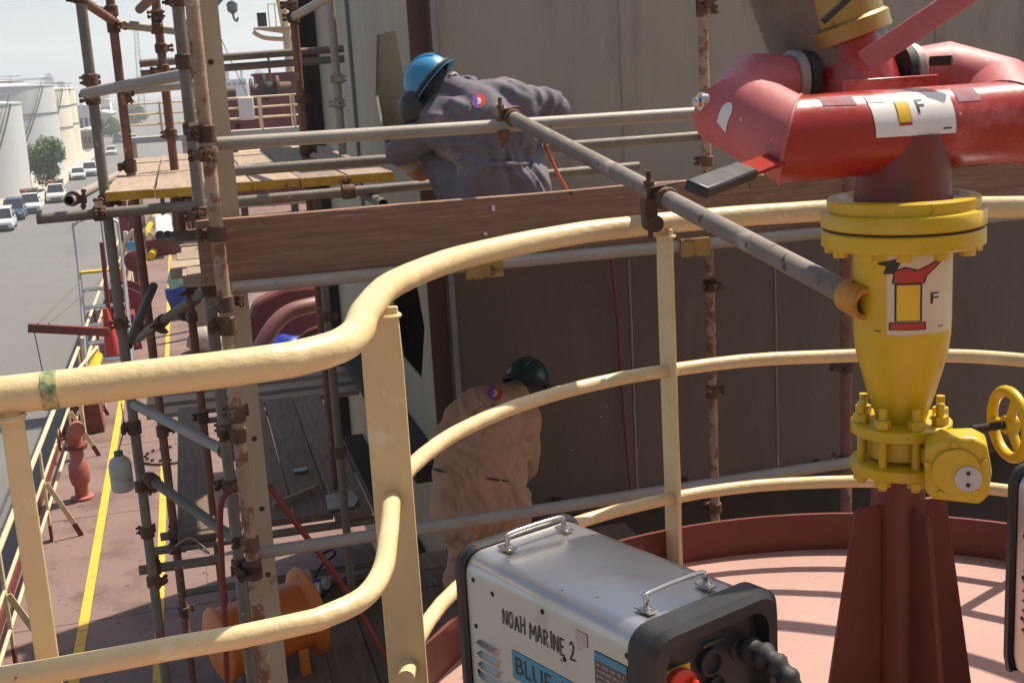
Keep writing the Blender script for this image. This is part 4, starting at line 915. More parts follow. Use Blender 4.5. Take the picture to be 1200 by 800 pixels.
for s_ in (-1,1):
    k=MB(); sdv=fd.cross(V((0,0,1))).normalized(); q=fc+fd*(.13*s_); [MB().bar(q+sdv*.15*e+V((0,0,-.12)),q+sdv*.17*e+V((0,0,-.26)),.05,.02).build('foot',orange,fan) for e in (-1,1)]
k=MB(); k.tube(cr([fc-fd*.1+V((0,0,.18)),fc-fd*.1+V((0,0,.235)),fc-fd*.02+V((0,0,.25)),fc+fd*.06+V((0,0,.245)),fc+fd*.08+V((0,0,.185))],5),.014,8); k.build('carry_handle',rubber,fan)
k=MB(); fl_=V((-fd.y*-1,fd.x*-1,0)).normalized(); k.box(fc+fl_*.189+V((0,0,.03))+fd*-.04,(.09,.006,.05),Matrix((fd,fl_,V((0,0,1)))).transposed()); k.build('data_label',mat('pale_blue_label',(.25,.33,.42),(.5,.5,.5),s=50,rough=.5),fan)
# blue plug couplings
bl=W(360,695,z=1.44)
for i,(px,py) in enumerate(((352,676),(364,690),(374,684))):
    q=W(px,py,z=1.45); a=(.9,.3-.5*i,.1)
    pr=thing('plug_connector',['blue plug with white end left of the other plugs','blue plug lying in the middle of the cable heap','blue plug with white end nearest the hose'][i],'plug',q-V((0,0,.03)))
    k=MB(); aa=V(a).normalized(); k.lathe(q,aa,[(.02,-.07),(.026,-.06),(.034,-.02),(.034,.03),(.030,.035)],14); k.build('plug_body',blueP,pr)
    k=MB(); k.lathe(q,aa,[(.036,.03),(.037,.06),(.030,.062)],14); k.build('plug_end',white,pr)
# scraps on the dark planks
for (px,py,nm,lb_,wd,dp,m_) in ((352,551,'plate_scrap','small grey plate scrap on the dark planks',.10,.07,bluest),(400,586,'plate_scrap','pale scrap of board at the near end of dark planks',.20,.30,galv)):
    q=W(px,py,z=2.01); k=MB(); k.prism([(-wd/2,-dp/2),(wd*.3,-dp/2),(wd/2,-dp*.1),(wd*.4,dp/2),(-wd*.4,dp*.4)],.012,(q.x,q.y,2.012),(1,0,0),(0,1,0)); tag(k.build(nm,m_),lb_,'scrap')
q0=W(320,592,z=2.03); q1=W(372,570,z=2.03); k=MB(); k.bar(q0,q1,.03,.03); tag(k.build('timber_batten',woodX),'pale timber batten lying across the dark planks','batten')
# ---------------------------------------------------------------- pipework and tarp beyond the scaffold
ob=thing('pipe_elbow','reddish brown pipe bend rising from the deck beyond the perforated channel','pipe',W(300,425,y=14))
k=MB(); k.tube(cr([W(292,440,y=13),W(312,395,y=13.1),W(335,368,y=13.2),W(368,357,y=13.3),W(402,352,y=13.5)],8),.085,18); k.build('pipe',mat('brown_red_pipe',(.23,.09,.075),(.2,.075,.06),rough=.5,s=3),ob)
for px,py in ((388,356),(394,355)):
    q=W(px,py,y=13.4); k=MB(); k.cyl(q,q+V((.03,.005,.0)),.14,n=24); k.build('pipe_flange',MATS['brown_red_pipe'],ob)
k=MB()
poly=[(0,0),(2.2,0),(2.2,.75),(1.9,.95),(.5,.95),(.15,.8),(0,.5)]
q=W(292,398,y=15); k.prism(poly,.35,q+V((-.05,0,-.35)),(1,0,0),(0,0,1)); tag(k.build('tank_hatch',oxide,bev=.05),'rounded dark red hatch casing behind the brown pipe bend','hatch')
k=MB(); nx,ny=14,10; o=W(300,412,y=13.9)
for j in range(ny+1):
    for i in range(nx+1):
        s_=i/nx;t_=j/ny; h=.42*math.sin(PI*min(1,s_*1.1))**.6*math.sin(PI*min(1,.15+t_*.85))**.7; p=V((o.x+1.0*s_,o.y+.7*t_,1.32+h*.9)); p+=V((0,0,.10*noise.noise(p*5)+.06*abs(noise.noise(p*9)))); k.v.append(p)
for j in range(ny):
    for i in range(nx): a=j*(nx+1)+i; k.f.append([a,a+1,a+nx+2,a+nx+1])
tag(k.build('tarpaulin',mat('blue_tarp',(.015,.04,.34),(.01,.03,.25),rough=.45,s=6,bump=.3),ang=60,fixn=False),'crumpled blue tarpaulin heaped under the brown pipe bend','tarpaulin')
k=MB(); k.bx(.9,3.2,13.6,15.0,.0,1.36); tag(k.build('valve_box',cream_b,bev=.02),'pale flat box under the blue tarpaulin','box')
k=MB(); k.tube(cr([W(350,400,y=12.6),W(365,388,y=12.6),W(395,380,y=12.6),W(420,376,y=12.6)],6),.035,12); k.tube([W(366,389,y=12.6),W(366,410,y=12.6)],.03,10); tag(k.build('hand_rail',oxide),'low dark red handrail in front of the blue tarpaulin','railing')
# ================================================================ SHIP SIDE AND FOREDECK
redst=mat('dark_red_steel',(.20,.030,.028),(.15,.025,.024),rough=.5,s=2,c3=(.26,.09,.07),s3=3,t3=.62)
redbr=mat('bright_red',(.50,.03,.02),(.42,.03,.02),rough=.45,s=3)
alum=mat('aluminium',(.55,.55,.53),(.45,.45,.43),rough=.45,metal=.6,s=4)
sr=thing('ship_side_rail','cream ship side railing with braced stanchions along the deck edge','railing',(-1.72,10,0))
rx=lambda y:-1.755+.004*(y-9)
for z in (1.0,.66,.33):
    k=MB(); k.tube([V((rx(y),y,z)) for y in (8.2,12,18.4)],.026 if z==1 else .017,10); k.build('rail_bar',cream_b,sr)
for y in (8.6,10.2,13.2,16.2,18.3):
    k=MB(); k.bx(rx(y)-.012,rx(y)+.012,y-.035,y+.035,.17,1.02); po=k.build('stanchion',cream_b,sr)
    k=MB(); k.bx(rx(y)-.014,rx(y)+.014,y-.04,y+.04,0,.17); k.build('stanchion_foot',oxide,po)
    k=MB(); k.bar((rx(y)+.02,y,.62),(rx(y)+.235,y+.02,.14),.05,.015,(0,1,0)); k.build('stanchion_brace',cream_b,po)
    k=MB(); k.bar((rx(y)+.235,y+.02,.14),(rx(y)+.29,y+.025,0.0),.052,.017,(0,1,0)); k.build('brace_foot',oxide,po)
# further rail, red brown bulwark brackets
sr2=thing('ship_side_rail','cream railing section farther forward with red brown bulwark brackets','railing',(-1.6,21,0))
for z in (1.0,.6): 
    k=MB(); k.tube([V((-1.72,19,z)),V((-1.72,40,z))],.025,8); k.build('rail_bar',cream_b,sr2)
for y in range(19,41,3):
    k=MB(); k.bx(-1.74,-1.70,y-.03,y+.03,0,1.0); k.build('stanchion',cream_b if y%2 else oxide,sr2)
# red hydrant
q=V((-1.52,14.5,0)); hy=thing('fire_hydrant','faded red hydrant valve standing by the cream side rail','hydrant',q)
hp=mat('faded_hydrant_red',(.40,.13,.10),(.32,.075,.06),rough=.6,s=5,c3=(.5,.3,.25),s3=8,t3=.62)
k=MB(); k.lathe(q,(0,0,1),[(.13,0),(.13,.03),(.075,.04),(.075,.16),(.10,.19),(.115,.26),(.11,.40),(.08,.45),(.075,.62)],20); k.build('hydrant_body',hp,hy)
k=MB(); k.tube(cr([q+V((0,0,.62)),q+V((0,0,.75)),q+V((.04,-.06,.84)),q+V((.06,-.2,.86))],5),[.085]*16,16); k.build('outlet_elbow',hp,hy)
k=MB(); k.lathe(q+V((0,0,.60)),(0,0,1),[(.13,0),(.13,.035)],18); k.build('flange',oxide,hy)
k=MB(); k.tube([q+V((-.16,0,.72))+V((0,math.cos(a)*.12,math.sin(a)*.12)) for a in [2*PI*i/16 for i in range(16)]],.015,8,closed=True); k.cyl(q+V((-.17,0,.72)),q+V((0,0,.72)),.015,n=8); k.build('hand_wheel',oxide,hy)
# roller fairlead bracket
q=W(93,520,z=0); k=MB(); k.prism([(0,0),(.45,0),(.42,.42),(.30,.62),(0,.62)],.28,(q.x-.15,q.y+.6,0),(1,0,0),(0,0,1)); tag(k.build('fairlead_bracket',oxide,bev=.01),'dark red fairlead bracket bolted to deck behind the hydrant','bracket')
for i,(px,py) in enumerate(((118,497),(124,470),(131,462))):
    q=W(px,py,z=0); k=MB(); k.cyl(q,q+V((0,0,.2)),.05,n=10); k.cyl(q+V((0,0,.2)),q+V((0,0,.23)),.075,n=10); tag(k.build('vent_stub',oxide),['nearest small red vent stub on deck by the rail','middle small red vent stub on deck by the rail','farthest small red vent stub on deck by the rail'][i],'vent')
gt=thing('gate_frame','cream gate frame standing inboard of the side rail','gate',W(120,505,z=0))
a_=W(100,515,z=0); b_=W(123,480,z=0)
for q in (a_,b_):
    k=MB(); k.cyl(q,q+V((0,0,.95)),.03,n=10); k.build('gate_post',cream_b,gt)
for z in (.45,.93):
    k=MB(); k.cyl(a_+V((0,0,z)),b_+V((0,0,z)),.022,n=8); k.build('gate_bar',cream_b,gt)
q0=W(103,452,y=17.6); q1=W(113,420,y=18.6); k=MB(); k.tube([q0,q1],.085,16); k.tube([q1,q1+(q1-q0).normalized()*.05],.09,16); tag(k.build('yellow_pipe',yel),'short yellow capped pipe poking up by the side rail','pipe')
# accommodation ladder with treads, railings and yellow top step
ld=thing('gangway_ladder','aluminium gangway ladder hanging outside the ship side','ladder',W(110,400,y=21))
LW=.62; lx=W(94,312,y=21).x
for i in range(12):
    z=W(110,318,y=21).z-.27*i; k=MB(); k.box((lx+LW/2,21-.10*i,z),(LW,.20,.035)); k.build('tread',alum if i else yel,ld)
for xx in (lx-.03,lx+LW+.03):
    z0=W(110,318,y=21).z; k=MB(); k.bar((xx,21.1,z0+.05),(xx,21-1.2,z0-3.2),.05,.16); k.build('stringer',alum,ld)
    k=MB(); k.tube([V((xx,20,z0-1.6)),V((xx,21,z0+.1)),V((xx,21,z0+.75)),V((xx+(.1 if xx<lx else -.1),21,z0+.82))],.022,8); k.build('hand_rail',alum,ld)
k=MB(); k.tube([V((lx-.03,21,z0+.78)),V((lx+.3,21.3,z0+.86)),V((lx+LW,21.5,z0+.84))],.018,8); k.build('hand_rail',galvd,ld)
k=MB(); k.tube([V((lx+.38,21.3,z0+.86)),V((lx+.38,21.3,z0-.02))],.012,6); k.build('rail_stanchion',galvd,ld)
# davit beam with its wires
db=thing('davit_beam','dark red davit beam reaching out over the quay side','davit',W(122,390,y=19))
e0=W(33,384,y=19); e1=W(128,389,y=19)
k=MB(); k.bar(e0,e1,.10,.12); k.build('beam',redst,db)
for (a,b2) in (((44,379),(97,327)),((57,379),(118,328))):
    k=MB(); k.tube([W(*a,y=19),W(*b2,y=20.5)],.010,6); k.build('stay_wire',galvd,db)
k=MB(); k.tube([W(40,388,y=19),W(52,445,y=19)],.008,6); k.build('fall_wire',rubber,db)
k=MB(); k.bar(W(119,284,y=19.4),W(131,400,y=19.4),.06,.06,(0,1,0)); k.build('davit_post',redst,db)
k=MB(); k.lathe(W(133,415,y=19.2),(-.05,0,1),[(.12,0),(.10,.2),(.04,.7)],16); k.build('davit_foot',redbr,db)
# mooring winch and deck machinery forward on the port side
mw=thing('mooring_winch','dark red mooring winch with drum beside the walkway','winch',W(150,400,z=0))
o=V((-1.28,23,0))
for dy in (0,1.1):
    k=MB(); k.prism([(-.28,0),(.22,0),(.10,.9),(-.12,1.0)],.09,o+V((0,dy,0)),(1,0,0),(0,0,1)); k.build('winch_frame',redst,mw)
k=MB(); k.cyl(o+V((0,.1,.72)),o+V((0,1.0,.72)),.22,n=20); k.build('winch_drum',darkst,mw)
for dy in (.08,.98):
    k=MB(); k.lathe(o+V((0,dy,.72)),(0,1,0),[(.38,0),(.38,.04)],24); k.build('drum_flange',redst,mw)
k=MB(); k.box(o+V((.0,-.4,.45)),(.35,.5,.6)); k.build('gear_case',redst,mw,bev=.02)
k=MB(); k.tube([W(133,395,y=20)]+[W(138+8*math.cos(a),400+14*math.sin(a),y=20) for a in (3.5,4.4,5.2,6,6.6)],.02,8); k.build('rail_hoop',redbr,mw)
an=thing('lifting_frame','tall dark red lifting frame rising beyond the mooring winch','frame',W(150,330,z=0))
for px0,px1,y in ((143,150,30),(155,158,30)):
    k=MB(); k.tube([W(px1,360,y=y),W(px0,235,y=y)],.10,8); k.build('frame_leg',redst,an)
for py in (255,275,300,325):
    k=MB(); k.tube([W(143+(py-255)*.06,py,y=30),W(158,py+4,y=30)],.06,8); k.build('frame_bar',redst,an)
k=MB(); k.tube(cr([W(140,300,y=27),W(148,282,y=27),W(157,272,y=27),W(158,300,y=27)],5),.05,8); k.build('pale_hose',cream_b,an)
for a,b2 in (((140,350),(148,296)),((146,360),(153,310)),((141,315),(150,352))):
    k=MB(); k.tube([W(*a,y=25.5),W(*b2,y=26)],.045,8); k.build('orange_bar',orange if a[0]==141 else cream_b,an)
jb=thing('junction_box','light blue box on a white post beside the walkway','box',W(157,330,z=0))
q=W(157,288,y=27); k=MB(); k.box(q,(.26,.16,.18)); k.build('box_body',mat('light_blue',(.12,.38,.62),rough=.5),jb,bev=.01)
k=MB(); k.cyl(V((q.x-.14,q.y+.1,0)),V((q.x-.14,q.y+.1,q.z+.3)),.05,n=8); k.build('box_post',white,jb)
fr=thing('hose_reel','round dark red hose reel cover beside the winch','reel',W(158,310,y=24)-V((0,0,.3)))
q=W(158,306,y=24.5); k=MB(); k.lathe(q,(0.2,-1,.1),[(.1,-.1),(.2,-.08),(.2,.04),(.12,.06)],20); k.build('reel_cover',redst,fr)
k=MB(); k.cyl(V((q.x,q.y+.05,0)),q,.04,n=8); k.build('reel_stand',redst,fr)
# yellow corrugated duct and white pipes lying along the walkway
pts=[W(177+4*math.sin(i*.7),300-i*4.2,z=.12) for i in range(13)]; pts=cr(pts,8)
k=MB(); k.tube(pts,[.11*(1.0 if i%4<2 else .72) for i in range(len(pts))],14); tag(k.build('ventilation_duct',yel),'yellow corrugated ventilation duct snaking along the deck','duct')
for i,px in enumerate((188,197)):
    a=W(px,276,z=.6); b2=W(px-2,256,z=.6); k=MB(); k.tube([a,b2],.14,14,caps=False); k.tube([b2,a],.115,14,caps=False); tag(k.build('white_pipe',white,fixn=False),('left' if i==0 else 'right')+' one of two white pipes lying along the deck','pipe')
k=MB(); a=W(192,278,z=.55); k.bx(a.x-.5,a.x+.5,a.y+.5,a.y+1.0,0,.44); tag(k.build('pipe_trestle',oxide),'low dark trestle under the two white pipes','trestle')
# rags, sack and stakes right of the walkway
q=W(212,372,z=0)
rg=thing('rag_bundle','heap of blue and green work rags on a timber stake','rags',q)
for (dz,m_,sc_,ofs) in ((.42,blueP,.26,0),(.78,mat('green_rag',(.10,.42,.30),(.5,.6,.55),s=5,rough=.8),.2,.05),(.3,mat('navy_cloth',(.02,.03,.10),rough=.9),.24,.1)):
    k=MB(); k.lathe(q+V((ofs,0,dz-.25)),(0,0,1),[(sc_*.5,0),(sc_*.95,.10),(sc_,.25),(sc_*.8,.42),(sc_*.3,.52)],20)
    k.v=[p+V((noise.noise(p*4)*.14,noise.noise(p*4+V((5,0,0)))*.14,noise.noise(p*5+V((0,5,0)))*.1)) for p in k.v]; k.build('rag',m_,rg,ang=70)
k=MB(); k.bx(q.x-.06,q.x+.06,q.y-.05,q.y+.05,0,.3); k.build('stake',wood,rg)
for i,(px,py,h) in enumerate(((238,385,1.9),(247,392,1.7))):
    q=W(px,py,z=0); k=MB(); k.bx(q.x-.1,q.x+.1,q.y-.04,q.y+.04,0,h); tag(k.build('timber_board',wood),['broad upright timber board left of the channel post','narrow upright timber board nearest the channel post'][i],'board')
q=W(240,398,z=0.2); k=MB(); k.lathe(q-V((0,0,.2)),(0,0,1),[(.2,0),(.3,.12),(.28,.3),(.12,.42)],16); k.v=[p+V((noise.noise(p*5)*.08,noise.noise(p*5+V((5,0,0)))*.08,0)) for p in k.v]; tag(k.build('sack',mat('pale_sack',(.42,.36,.29),rough=.9,s=6),ang=70),'pale sack slumped on the deck by the timber boards','sack')
# round hatch cover with bolts on the deck
q=W(200,535,z=0); hc=thing('deck_manhole','round bolted manhole cover on the red deck','manhole',q)
k=MB(); k.lathe(q,(0,0,1),[(.36,0),(.36,.03),(.34,.035)],32); k.build('cover',deckred,hc)
for i in range(16):
    a=2*PI*i/16; k=MB(); k.cyl(q+V((math.cos(a)*.30,math.sin(a)*.30,.03)),q+V((math.cos(a)*.30,math.sin(a)*.30,.06)),.022,n=6); k.build('cover_bolt',darkst,hc)
# green bin at the foot of the grey upright
q=W(188,800,z=.6); k=MB(); k.lathe((q.x,q.y,0),(0,0,1),[(.08,0),(.10,.5),(.105,.51),(.105,.55),(.095,.55)],20); tag(k.build('green_bin',mat('green_plastic',(.02,.22,.06),rough=.4)),'green bin at the foot of grey scaffold upright','bin')
# ---------------------------------------------------------------- forward catwalk across the ship
cw=thing('catwalk','cream railed catwalk crossing the ship far forward','catwalk',(2,45,0))
k=MB(); k.bx(-1.8,7.5,44.6,45.8,2.75,2.95); k.build('walkway_beam',mat('pale_grey_beam',(.42,.40,.36),(.36,.34,.30),s=1,rough=.7),cw)
for z in (4.05,3.7,3.35):
    for yy in (44.65,45.75):
        k=MB(); k.cyl((-1.8,yy,z),(7.5,yy,z),.028,n=8); k.build('rail_bar',cream_b,cw)
for i in range(9):
    x=-1.7+1.12*i
    for yy in (44.65,45.75):
        k=MB(); k.bx(x-.03,x+.03,yy-.03,yy+.03,2.95,4.08); k.build('stanchion',cream_b,cw)
for i in range(6):
    x=-1.6+1.75*i; k=MB(); k.bx(x-.12,x+.12,45,45.3,0,2.75); k.build('leg',cream_b if i<2 else brownp,cw)
k=MB(); q=W(285,126,y=44.5); k.box(q+V((.1,0,-.05)),(.5,.4,.75)); k.build('control_cabinet',white,cw,bev=.03)
# pipework under it
for i,(x0,z0,x1,z1,r) in enumerate(((1.0,2.2,7,2.3,.12),(1.0,1.7,7,1.7,.16),(1.2,1.1,7,1.2,.14),(1.5,.6,7,.5,.18),(1.6,2.6,2.9,.4,.09),(3.1,2.6,4.2,.3,.09))):
    k=MB(); k.cyl((x0,43.6,z0),(x1,43.8,z1),r,n=10); tag(k.build('cross_pipe',redst if i%3 else cream_b),['highest dark pipe under the forward catwalk','second dark red pipe under the forward catwalk','third dark red pipe under the forward catwalk','lowest pale pipe under the forward catwalk','left sloping pipe under the forward catwalk','right sloping pipe under the forward catwalk'][i],'pipe')
for i in range(4):
    q=V((-.75+.42*i,41+i*.6,0)); tk=thing('bollard_arch',['first','second','third','fourth'][i]+' dark arched pipe from the left below the catwalk','pipe',q)
    k=MB(); k.tube(cr([q,q+V((0,0,1.3)),q+V((.12,0,1.65)),q+V((.28,0,1.3)),q+V((.3,0,0))],6),.07,10); k.build('arch_pipe',redst if i%2 else darkst,tk)
# winch drums and boxes above the catwalk
q=W(311,112,y=50); wd=thing('windlass','dark brown windlass drums on the foredeck','windlass',(q.x,50,4.0))
for dx,rr in ((-.5,.5),(.0,.62),(.5,.55),(-1.6,.35),(-2.2,.3),(2.6,.4),(3.1,.35)):
    k=MB(); k.lathe((q.x+dx,50,4.2),(1,0,0),[(rr,-.05),(rr,.05)],20); k.cyl((q.x+dx,50,4.2),(q.x+dx+.5,50,4.2),rr*.55,n=16); k.build('drum',brownp if rr<.6 else darkst,wd)
k=MB(); k.bx(q.x-2.4,q.x+3.4,49.5,50.6,3.2,3.95); k.build('bed_frame',redst,wd)
k=MB(); k.bx(q.x-2.5,q.x+3.5,49.2,51,0,3.2); k.build('foundation',redst,wd)
mh=thing('mast_house','small dark red deck house beside the foremast','house',(W(326,112,y=56).x,56,0)); q=W(327,104,y=56)
k=MB(); k.box((q.x,56,2.4),(2.0,1.5,4.8)); k.build('wall',brownp,mh); k=MB(); k.box((q.x,56,4.85),(2.2,1.7,.1)); k.build('roof',redst,mh)
# foremast
q=W(346,150,y=60); ms=thing('foremast','cream foremast with crosstrees and lights beyond the catwalk','mast',(q.x,60,0))
cm_=cream_b
k=MB(); k.tube([V((q.x,60,0)),V((q.x,60,6)),V((q.x,60,8.1))],[.24,.19,.16],14); k.build('mast_tube',cm_,ms)
zt=W(340,31,y=60).z; zm=W(340,43,y=60).z
k=MB(); k.bx(q.x-1.45,q.x+.9,59.6,60.4,zt-.08,zt); k.build('top_platform',cm_,ms)
k=MB(); k.prism([(-1.3,0),(0,-.25),(0,0)],.3,(q.x,60,zt-.08),(1,0,0),(0,0,1)); k.build('platform_bracket',cm_,ms)
k=MB(); k.tube(cr([V((q.x-1.5,60,zm+.28)),V((q.x-1.0,60,zm)),V((q.x,60,zm-.1)),V((q.x+.8,60,zm))],5),.10,8); k.build('crosstree',cm_,ms)
k=MB(); k.box((q.x-1.05,60,zt+.35),(.4,.35,.6)); k.build('flood_lamp',darkst,ms)
k=MB(); k.tube([V((q.x-.1,60,zt)),V((q.x-.3,60,zt+1.6)),V((q.x-.3,60,zt+3.6))],[.12,.08,.04],8); k.build('topmast',cm_,ms)
for dx in (-.75,-.45,.3,.6):
    k=MB(); k.cyl((q.x+dx,59.7,zt),(q.x+dx,59.7,zt+1.0),.025,n=6); k.build('rail_post',cm_,ms)
k=MB(); k.cyl((q.x-.75,59.7,zt+1.0),(q.x+.6,59.7,zt+1.0),.025,n=6); k.build('platform_rail',cm_,ms)
for i,(px,h) in enumerate(((318,1.2),(365,1.0))):
    q=W(px,105,y=52); k=MB(); k.cyl((q.x,52,3.9),(q.x,52,4.9+h*.5),.05,n=8); k.lathe((q.x,52,4.9+h*.5),(0,0,1),[(.1,0),(.1,.2),(.02,.24)],8); tag(k.build('signal_post',redst),['thin dark signal post left of the foremast','thin dark signal post right of the foremast'][i],'post')
# deck crane whose jib and hook show above the scaffold
q=W(229,110,y=52); cr_=thing('deck_crane','grey deck crane with raised jib and hanging hook block','crane',(q.x,52,0)); gcm=mat('crane_grey',(.20,.21,.23),(.16,.17,.19),rough=.5,s=1)
j0=V((q.x,52,6.6)); j1=W(290,-40,y=52)
k=MB(); k.cyl((q.x,52,0),(q.x,52,6.6),.3,n=16); k.build('pedestal',gcm,cr_)
k=MB(); k.bar(j0,j1,.35,.35); k.build('jib',gcm,cr_)
hk=W(272,7,y=52); k=MB(); k.cyl(V((hk.x,52,j1.z-.5)),V((hk.x,52,hk.z+.2)),.02,n=6); k.build('hoist_wire',galvd,cr_)
k=MB(); k.lathe(hk+V((0,0,-.32)),(0,0,1),[(.05,0),(.2,.12),(.22,.4),(.1,.5)],12); k.tube(cr([hk+V((0,0,-.3)),hk+V((.03,0,-.5)),hk+V((.12,0,-.58)),hk+V((.18,0,-.45))],4),.045,8); k.build('hook_block',gcm,cr_)
k=MB(); k.tube([W(250,25,y=52.5),W(270,70,y=52.5),W(290,112,y=52.5)],.018,6); k.build('guy_wire',galvd,cr_)

# ================================================================ QUAY AND BEYOND
tankw=mat('white_tank',(.52,.53,.52),(.45,.46,.45),rough=.6,s=.12,st=(1,1,.3),c3=(.44,.44,.42),s3=.3,t3=.6,w3=.12,st3=(1,1,.2),bump=0)
tankc=mat('cream_tank',(.68,.64,.50),(.62,.58,.45),rough=.6,s=.12,st=(1,1,.3),bump=0)
def tank(label,px,pytop,y,rad,m,bands,edge='r'):
    t=W(px,pytop,y=y); cx=t.x-rad; zt=t.z; T=thing('storage_tank',label,'tank',(cx,y,-6),'storage tanks beyond the quay')
    k=MB(); k.cyl((cx,y,-6),(cx,y,zt),rad,n=64); k.build('shell',m,T)
    k=MB(); k.lathe((cx,y,zt),(0,0,1),[(rad+.1,-.05),(rad+.1,.12),(rad*.5,.5),(.3,.8)],64); k.build('roof',m,T)
    for z in bands:
        k=MB(); k.tube([V((cx+(rad+.06)*math.cos(a),y+(rad+.06)*math.sin(a),z)) for a in [2*PI*i/64 for i in range(64)]],.09,6,closed=True); k.build('wind_girder',greyw,T)
    k=MB(); pts=[]
    for i in range(14): a=R(-70+i*3.0); pts.append(V((cx+(rad+.5)*math.cos(a),y+(rad+.5)*math.sin(a),-6+(zt+6)*i/13)))
    k.tube(pts,.10,6); k.tube([p+V((0,0,1.0)) for p in pts],.05,6); k.build('spiral_stair',greyw,T)
    k=MB()
    k.tube([V((cx+(rad-.3)*math.cos(a),y+(rad-.3)*math.sin(a),zt+1.0)) for a in [2*PI*i/48 for i in range(48)]],.04,5,closed=True); k.build('roof_rail',greyw,T)
    return T
tank('big white storage tank at the left edge with one dark seam',63,100,190,9.5,tankw,(2.2,))
tank('low white storage tank nearest the quay at the left edge',24,121,150,7,tankw,())
tank('cream storage tank right of the big white tank',80,104,216,7,tankc,(-.5,2.8))
tank('farthest cream storage tank behind the other cream tank',87.5,104,240,7,tankc,(2.8,-.5))
tank('white tank with flat roof showing above the big tank',27,95,260,12,tankw,())
def shed(label,p0,p1,y,h,d,m,roofm):
    a=W(p0,160,y=y).x; b2=W(p1,160,y=y).x; T=thing('warehouse',label,'warehouse',((a+b2)/2,y,-6)); wd=b2-a
    k=MB(); k.bx(a,b2,y,y+d,-6,-6+h); k.build('wall',m,T)
    k=MB(); k.prism([(-wd/2-.4,0),(wd/2+.4,0),(wd/2+.4,.15),(0,wd*.16),(-wd/2-.4,.15)],d+1,((a+b2)/2,y+d/2,-6+h),(1,0,0),(0,0,1)); k.build('roof',roofm,T)
    for i in range(4):
        k=MB(); x=a+wd*(i+.5)/4; k.bx(x-wd*.08,x+wd*.08,y-.06,y,-6+h*.3,-6+h*.65); k.build('window',darkst,T)
    return T
beige=mat('beige_render',(.46,.40,.31),(.40,.35,.27),rough=.85,s=.3); rw=mat('white_roof',(.72,.70,.66),(.64,.62,.58),rough=.6,s=.3)
shed('long white roofed warehouse behind the cream tanks',89,112,330,7.2,30,rw,rw)
shed('low warehouse with pale awning beside the road',107,133,380,4.5,30,beige,rw)
shed('small white building at the end of the road',122,133,520,7.5,20,rw,rw)
shed('brown low workshop below the cream tanks',92,112,260,3.4,14,mat('brown_render',(.25,.18,.13),rough=.9,s=.4),rw)
# perimeter wall along the road
pw=thing('boundary_wall','long white boundary wall along the quay road','wall',W(48,243,z=-6)); a=W(47,243,z=-6); b2=W(112,181,z=-6)
for i in range(12):
    f0_,f1_=i/12,(i+.985)/12; k=MB(); k.bar(a.lerp(b2,f0_)+V((0,0,.55)),a.lerp(b2,f1_)+V((0,0,.55)),.25,1.1); k.build('wall_panel',mat('wall_white',(.66,.60,.50),(.6,.54,.44),rough=.8,s=.5) if i==0 else MATS['wall_white'],pw)
k=MB(); a=W(0,230,z=-6); b2=W(40,207,z=-6); k.bar(a+V((0,0,.35)),b2+V((0,0,.35)),.5,.7); tag(k.build('low_barrier',rw),'low pale barrier beside the tanks left of the tree','barrier')
k=MB(); k.poly([W(-40,262,z=-5.99),W(47,244,z=-5.99),W(112,182,z=-5.99),W(80,170,z=-5.99),W(-40,200,z=-5.99)]); struct(k.build('sandy_verge',mat('sandy_ground',(.36,.32,.26),(.42,.37,.30),rough=.95,s=.3)))
# tree
def tree(label,px,py,wd,ht,seed,nl,lsz):
    rnd=random.Random(seed); q=W(px,py,z=-6); T=thing('tree',label,'tree',q); bark=MATS.get('bark') or mat('bark',(.12,.085,.06),rough=.9,s=5)
    if 'leaf' not in MATS: mat('leaf',(.070,.125,.030),(.11,.17,.045),rough=.7,s=.9,bump=0,rnd=.0,c3=(.035,.06,.018),s3=1.6,t3=.5,w3=.15)
    k=MB(); k.tube([q,q+V((.1,0,ht*.3)),q+V((0,.1,ht*.6))],[wd*.045,wd*.035,wd*.02],8)
    cl=[]
    for i in range(16):
        a=rnd.uniform(0,2*PI); rr=rnd.uniform(.1,.48)*wd; zz=rnd.uniform(.28,.92)*ht; sh=1-abs(zz/ht-.5)*.9; c_=q+V((math.cos(a)*rr*sh,math.sin(a)*rr*sh,zz)); cl.append((c_,rnd.uniform(.12,.24)*wd))
        k.tube([q+V((0,0,ht*.25)),q.lerp(c_,.6)+V((0,0,ht*.12)),c_],[wd*.02,wd*.013,wd*.005],6)
    k.build('trunk',bark,T)
    m=MB()
    for i in range(nl):
        c_,r_=rnd.choice(cl); d=V((rnd.gauss(0,1),rnd.gauss(0,1),rnd.gauss(0,1))).normalized(); p=c_+d*r_*rnd.uniform(.5,1.15); u=V((rnd.gauss(0,1),rnd.gauss(0,1),rnd.gauss(0,1))).normalized(); v=u.cross(d)
        if v.length<.05: continue
        v.normalize(); s_=lsz*rnd.uniform(.6,1.3); b=len(m.v); m.v+=[p-u*s_,p+v*s_*.5,p+u*s_,p-v*s_*.5]; m.f.append([b,b+1,b+2,b+3])
    m.build('crown',MATS['leaf'],T,fixn=False)
tree('dusty green tree beside the white boundary wall',60,222,5.4,5.6,3,6500,.20)
tree('small far green tree at the end of the road',158,148,9,6,5,1500,.45)
tree('small green tree behind the low warehouse',130,160,6,4,8,1200,.4)
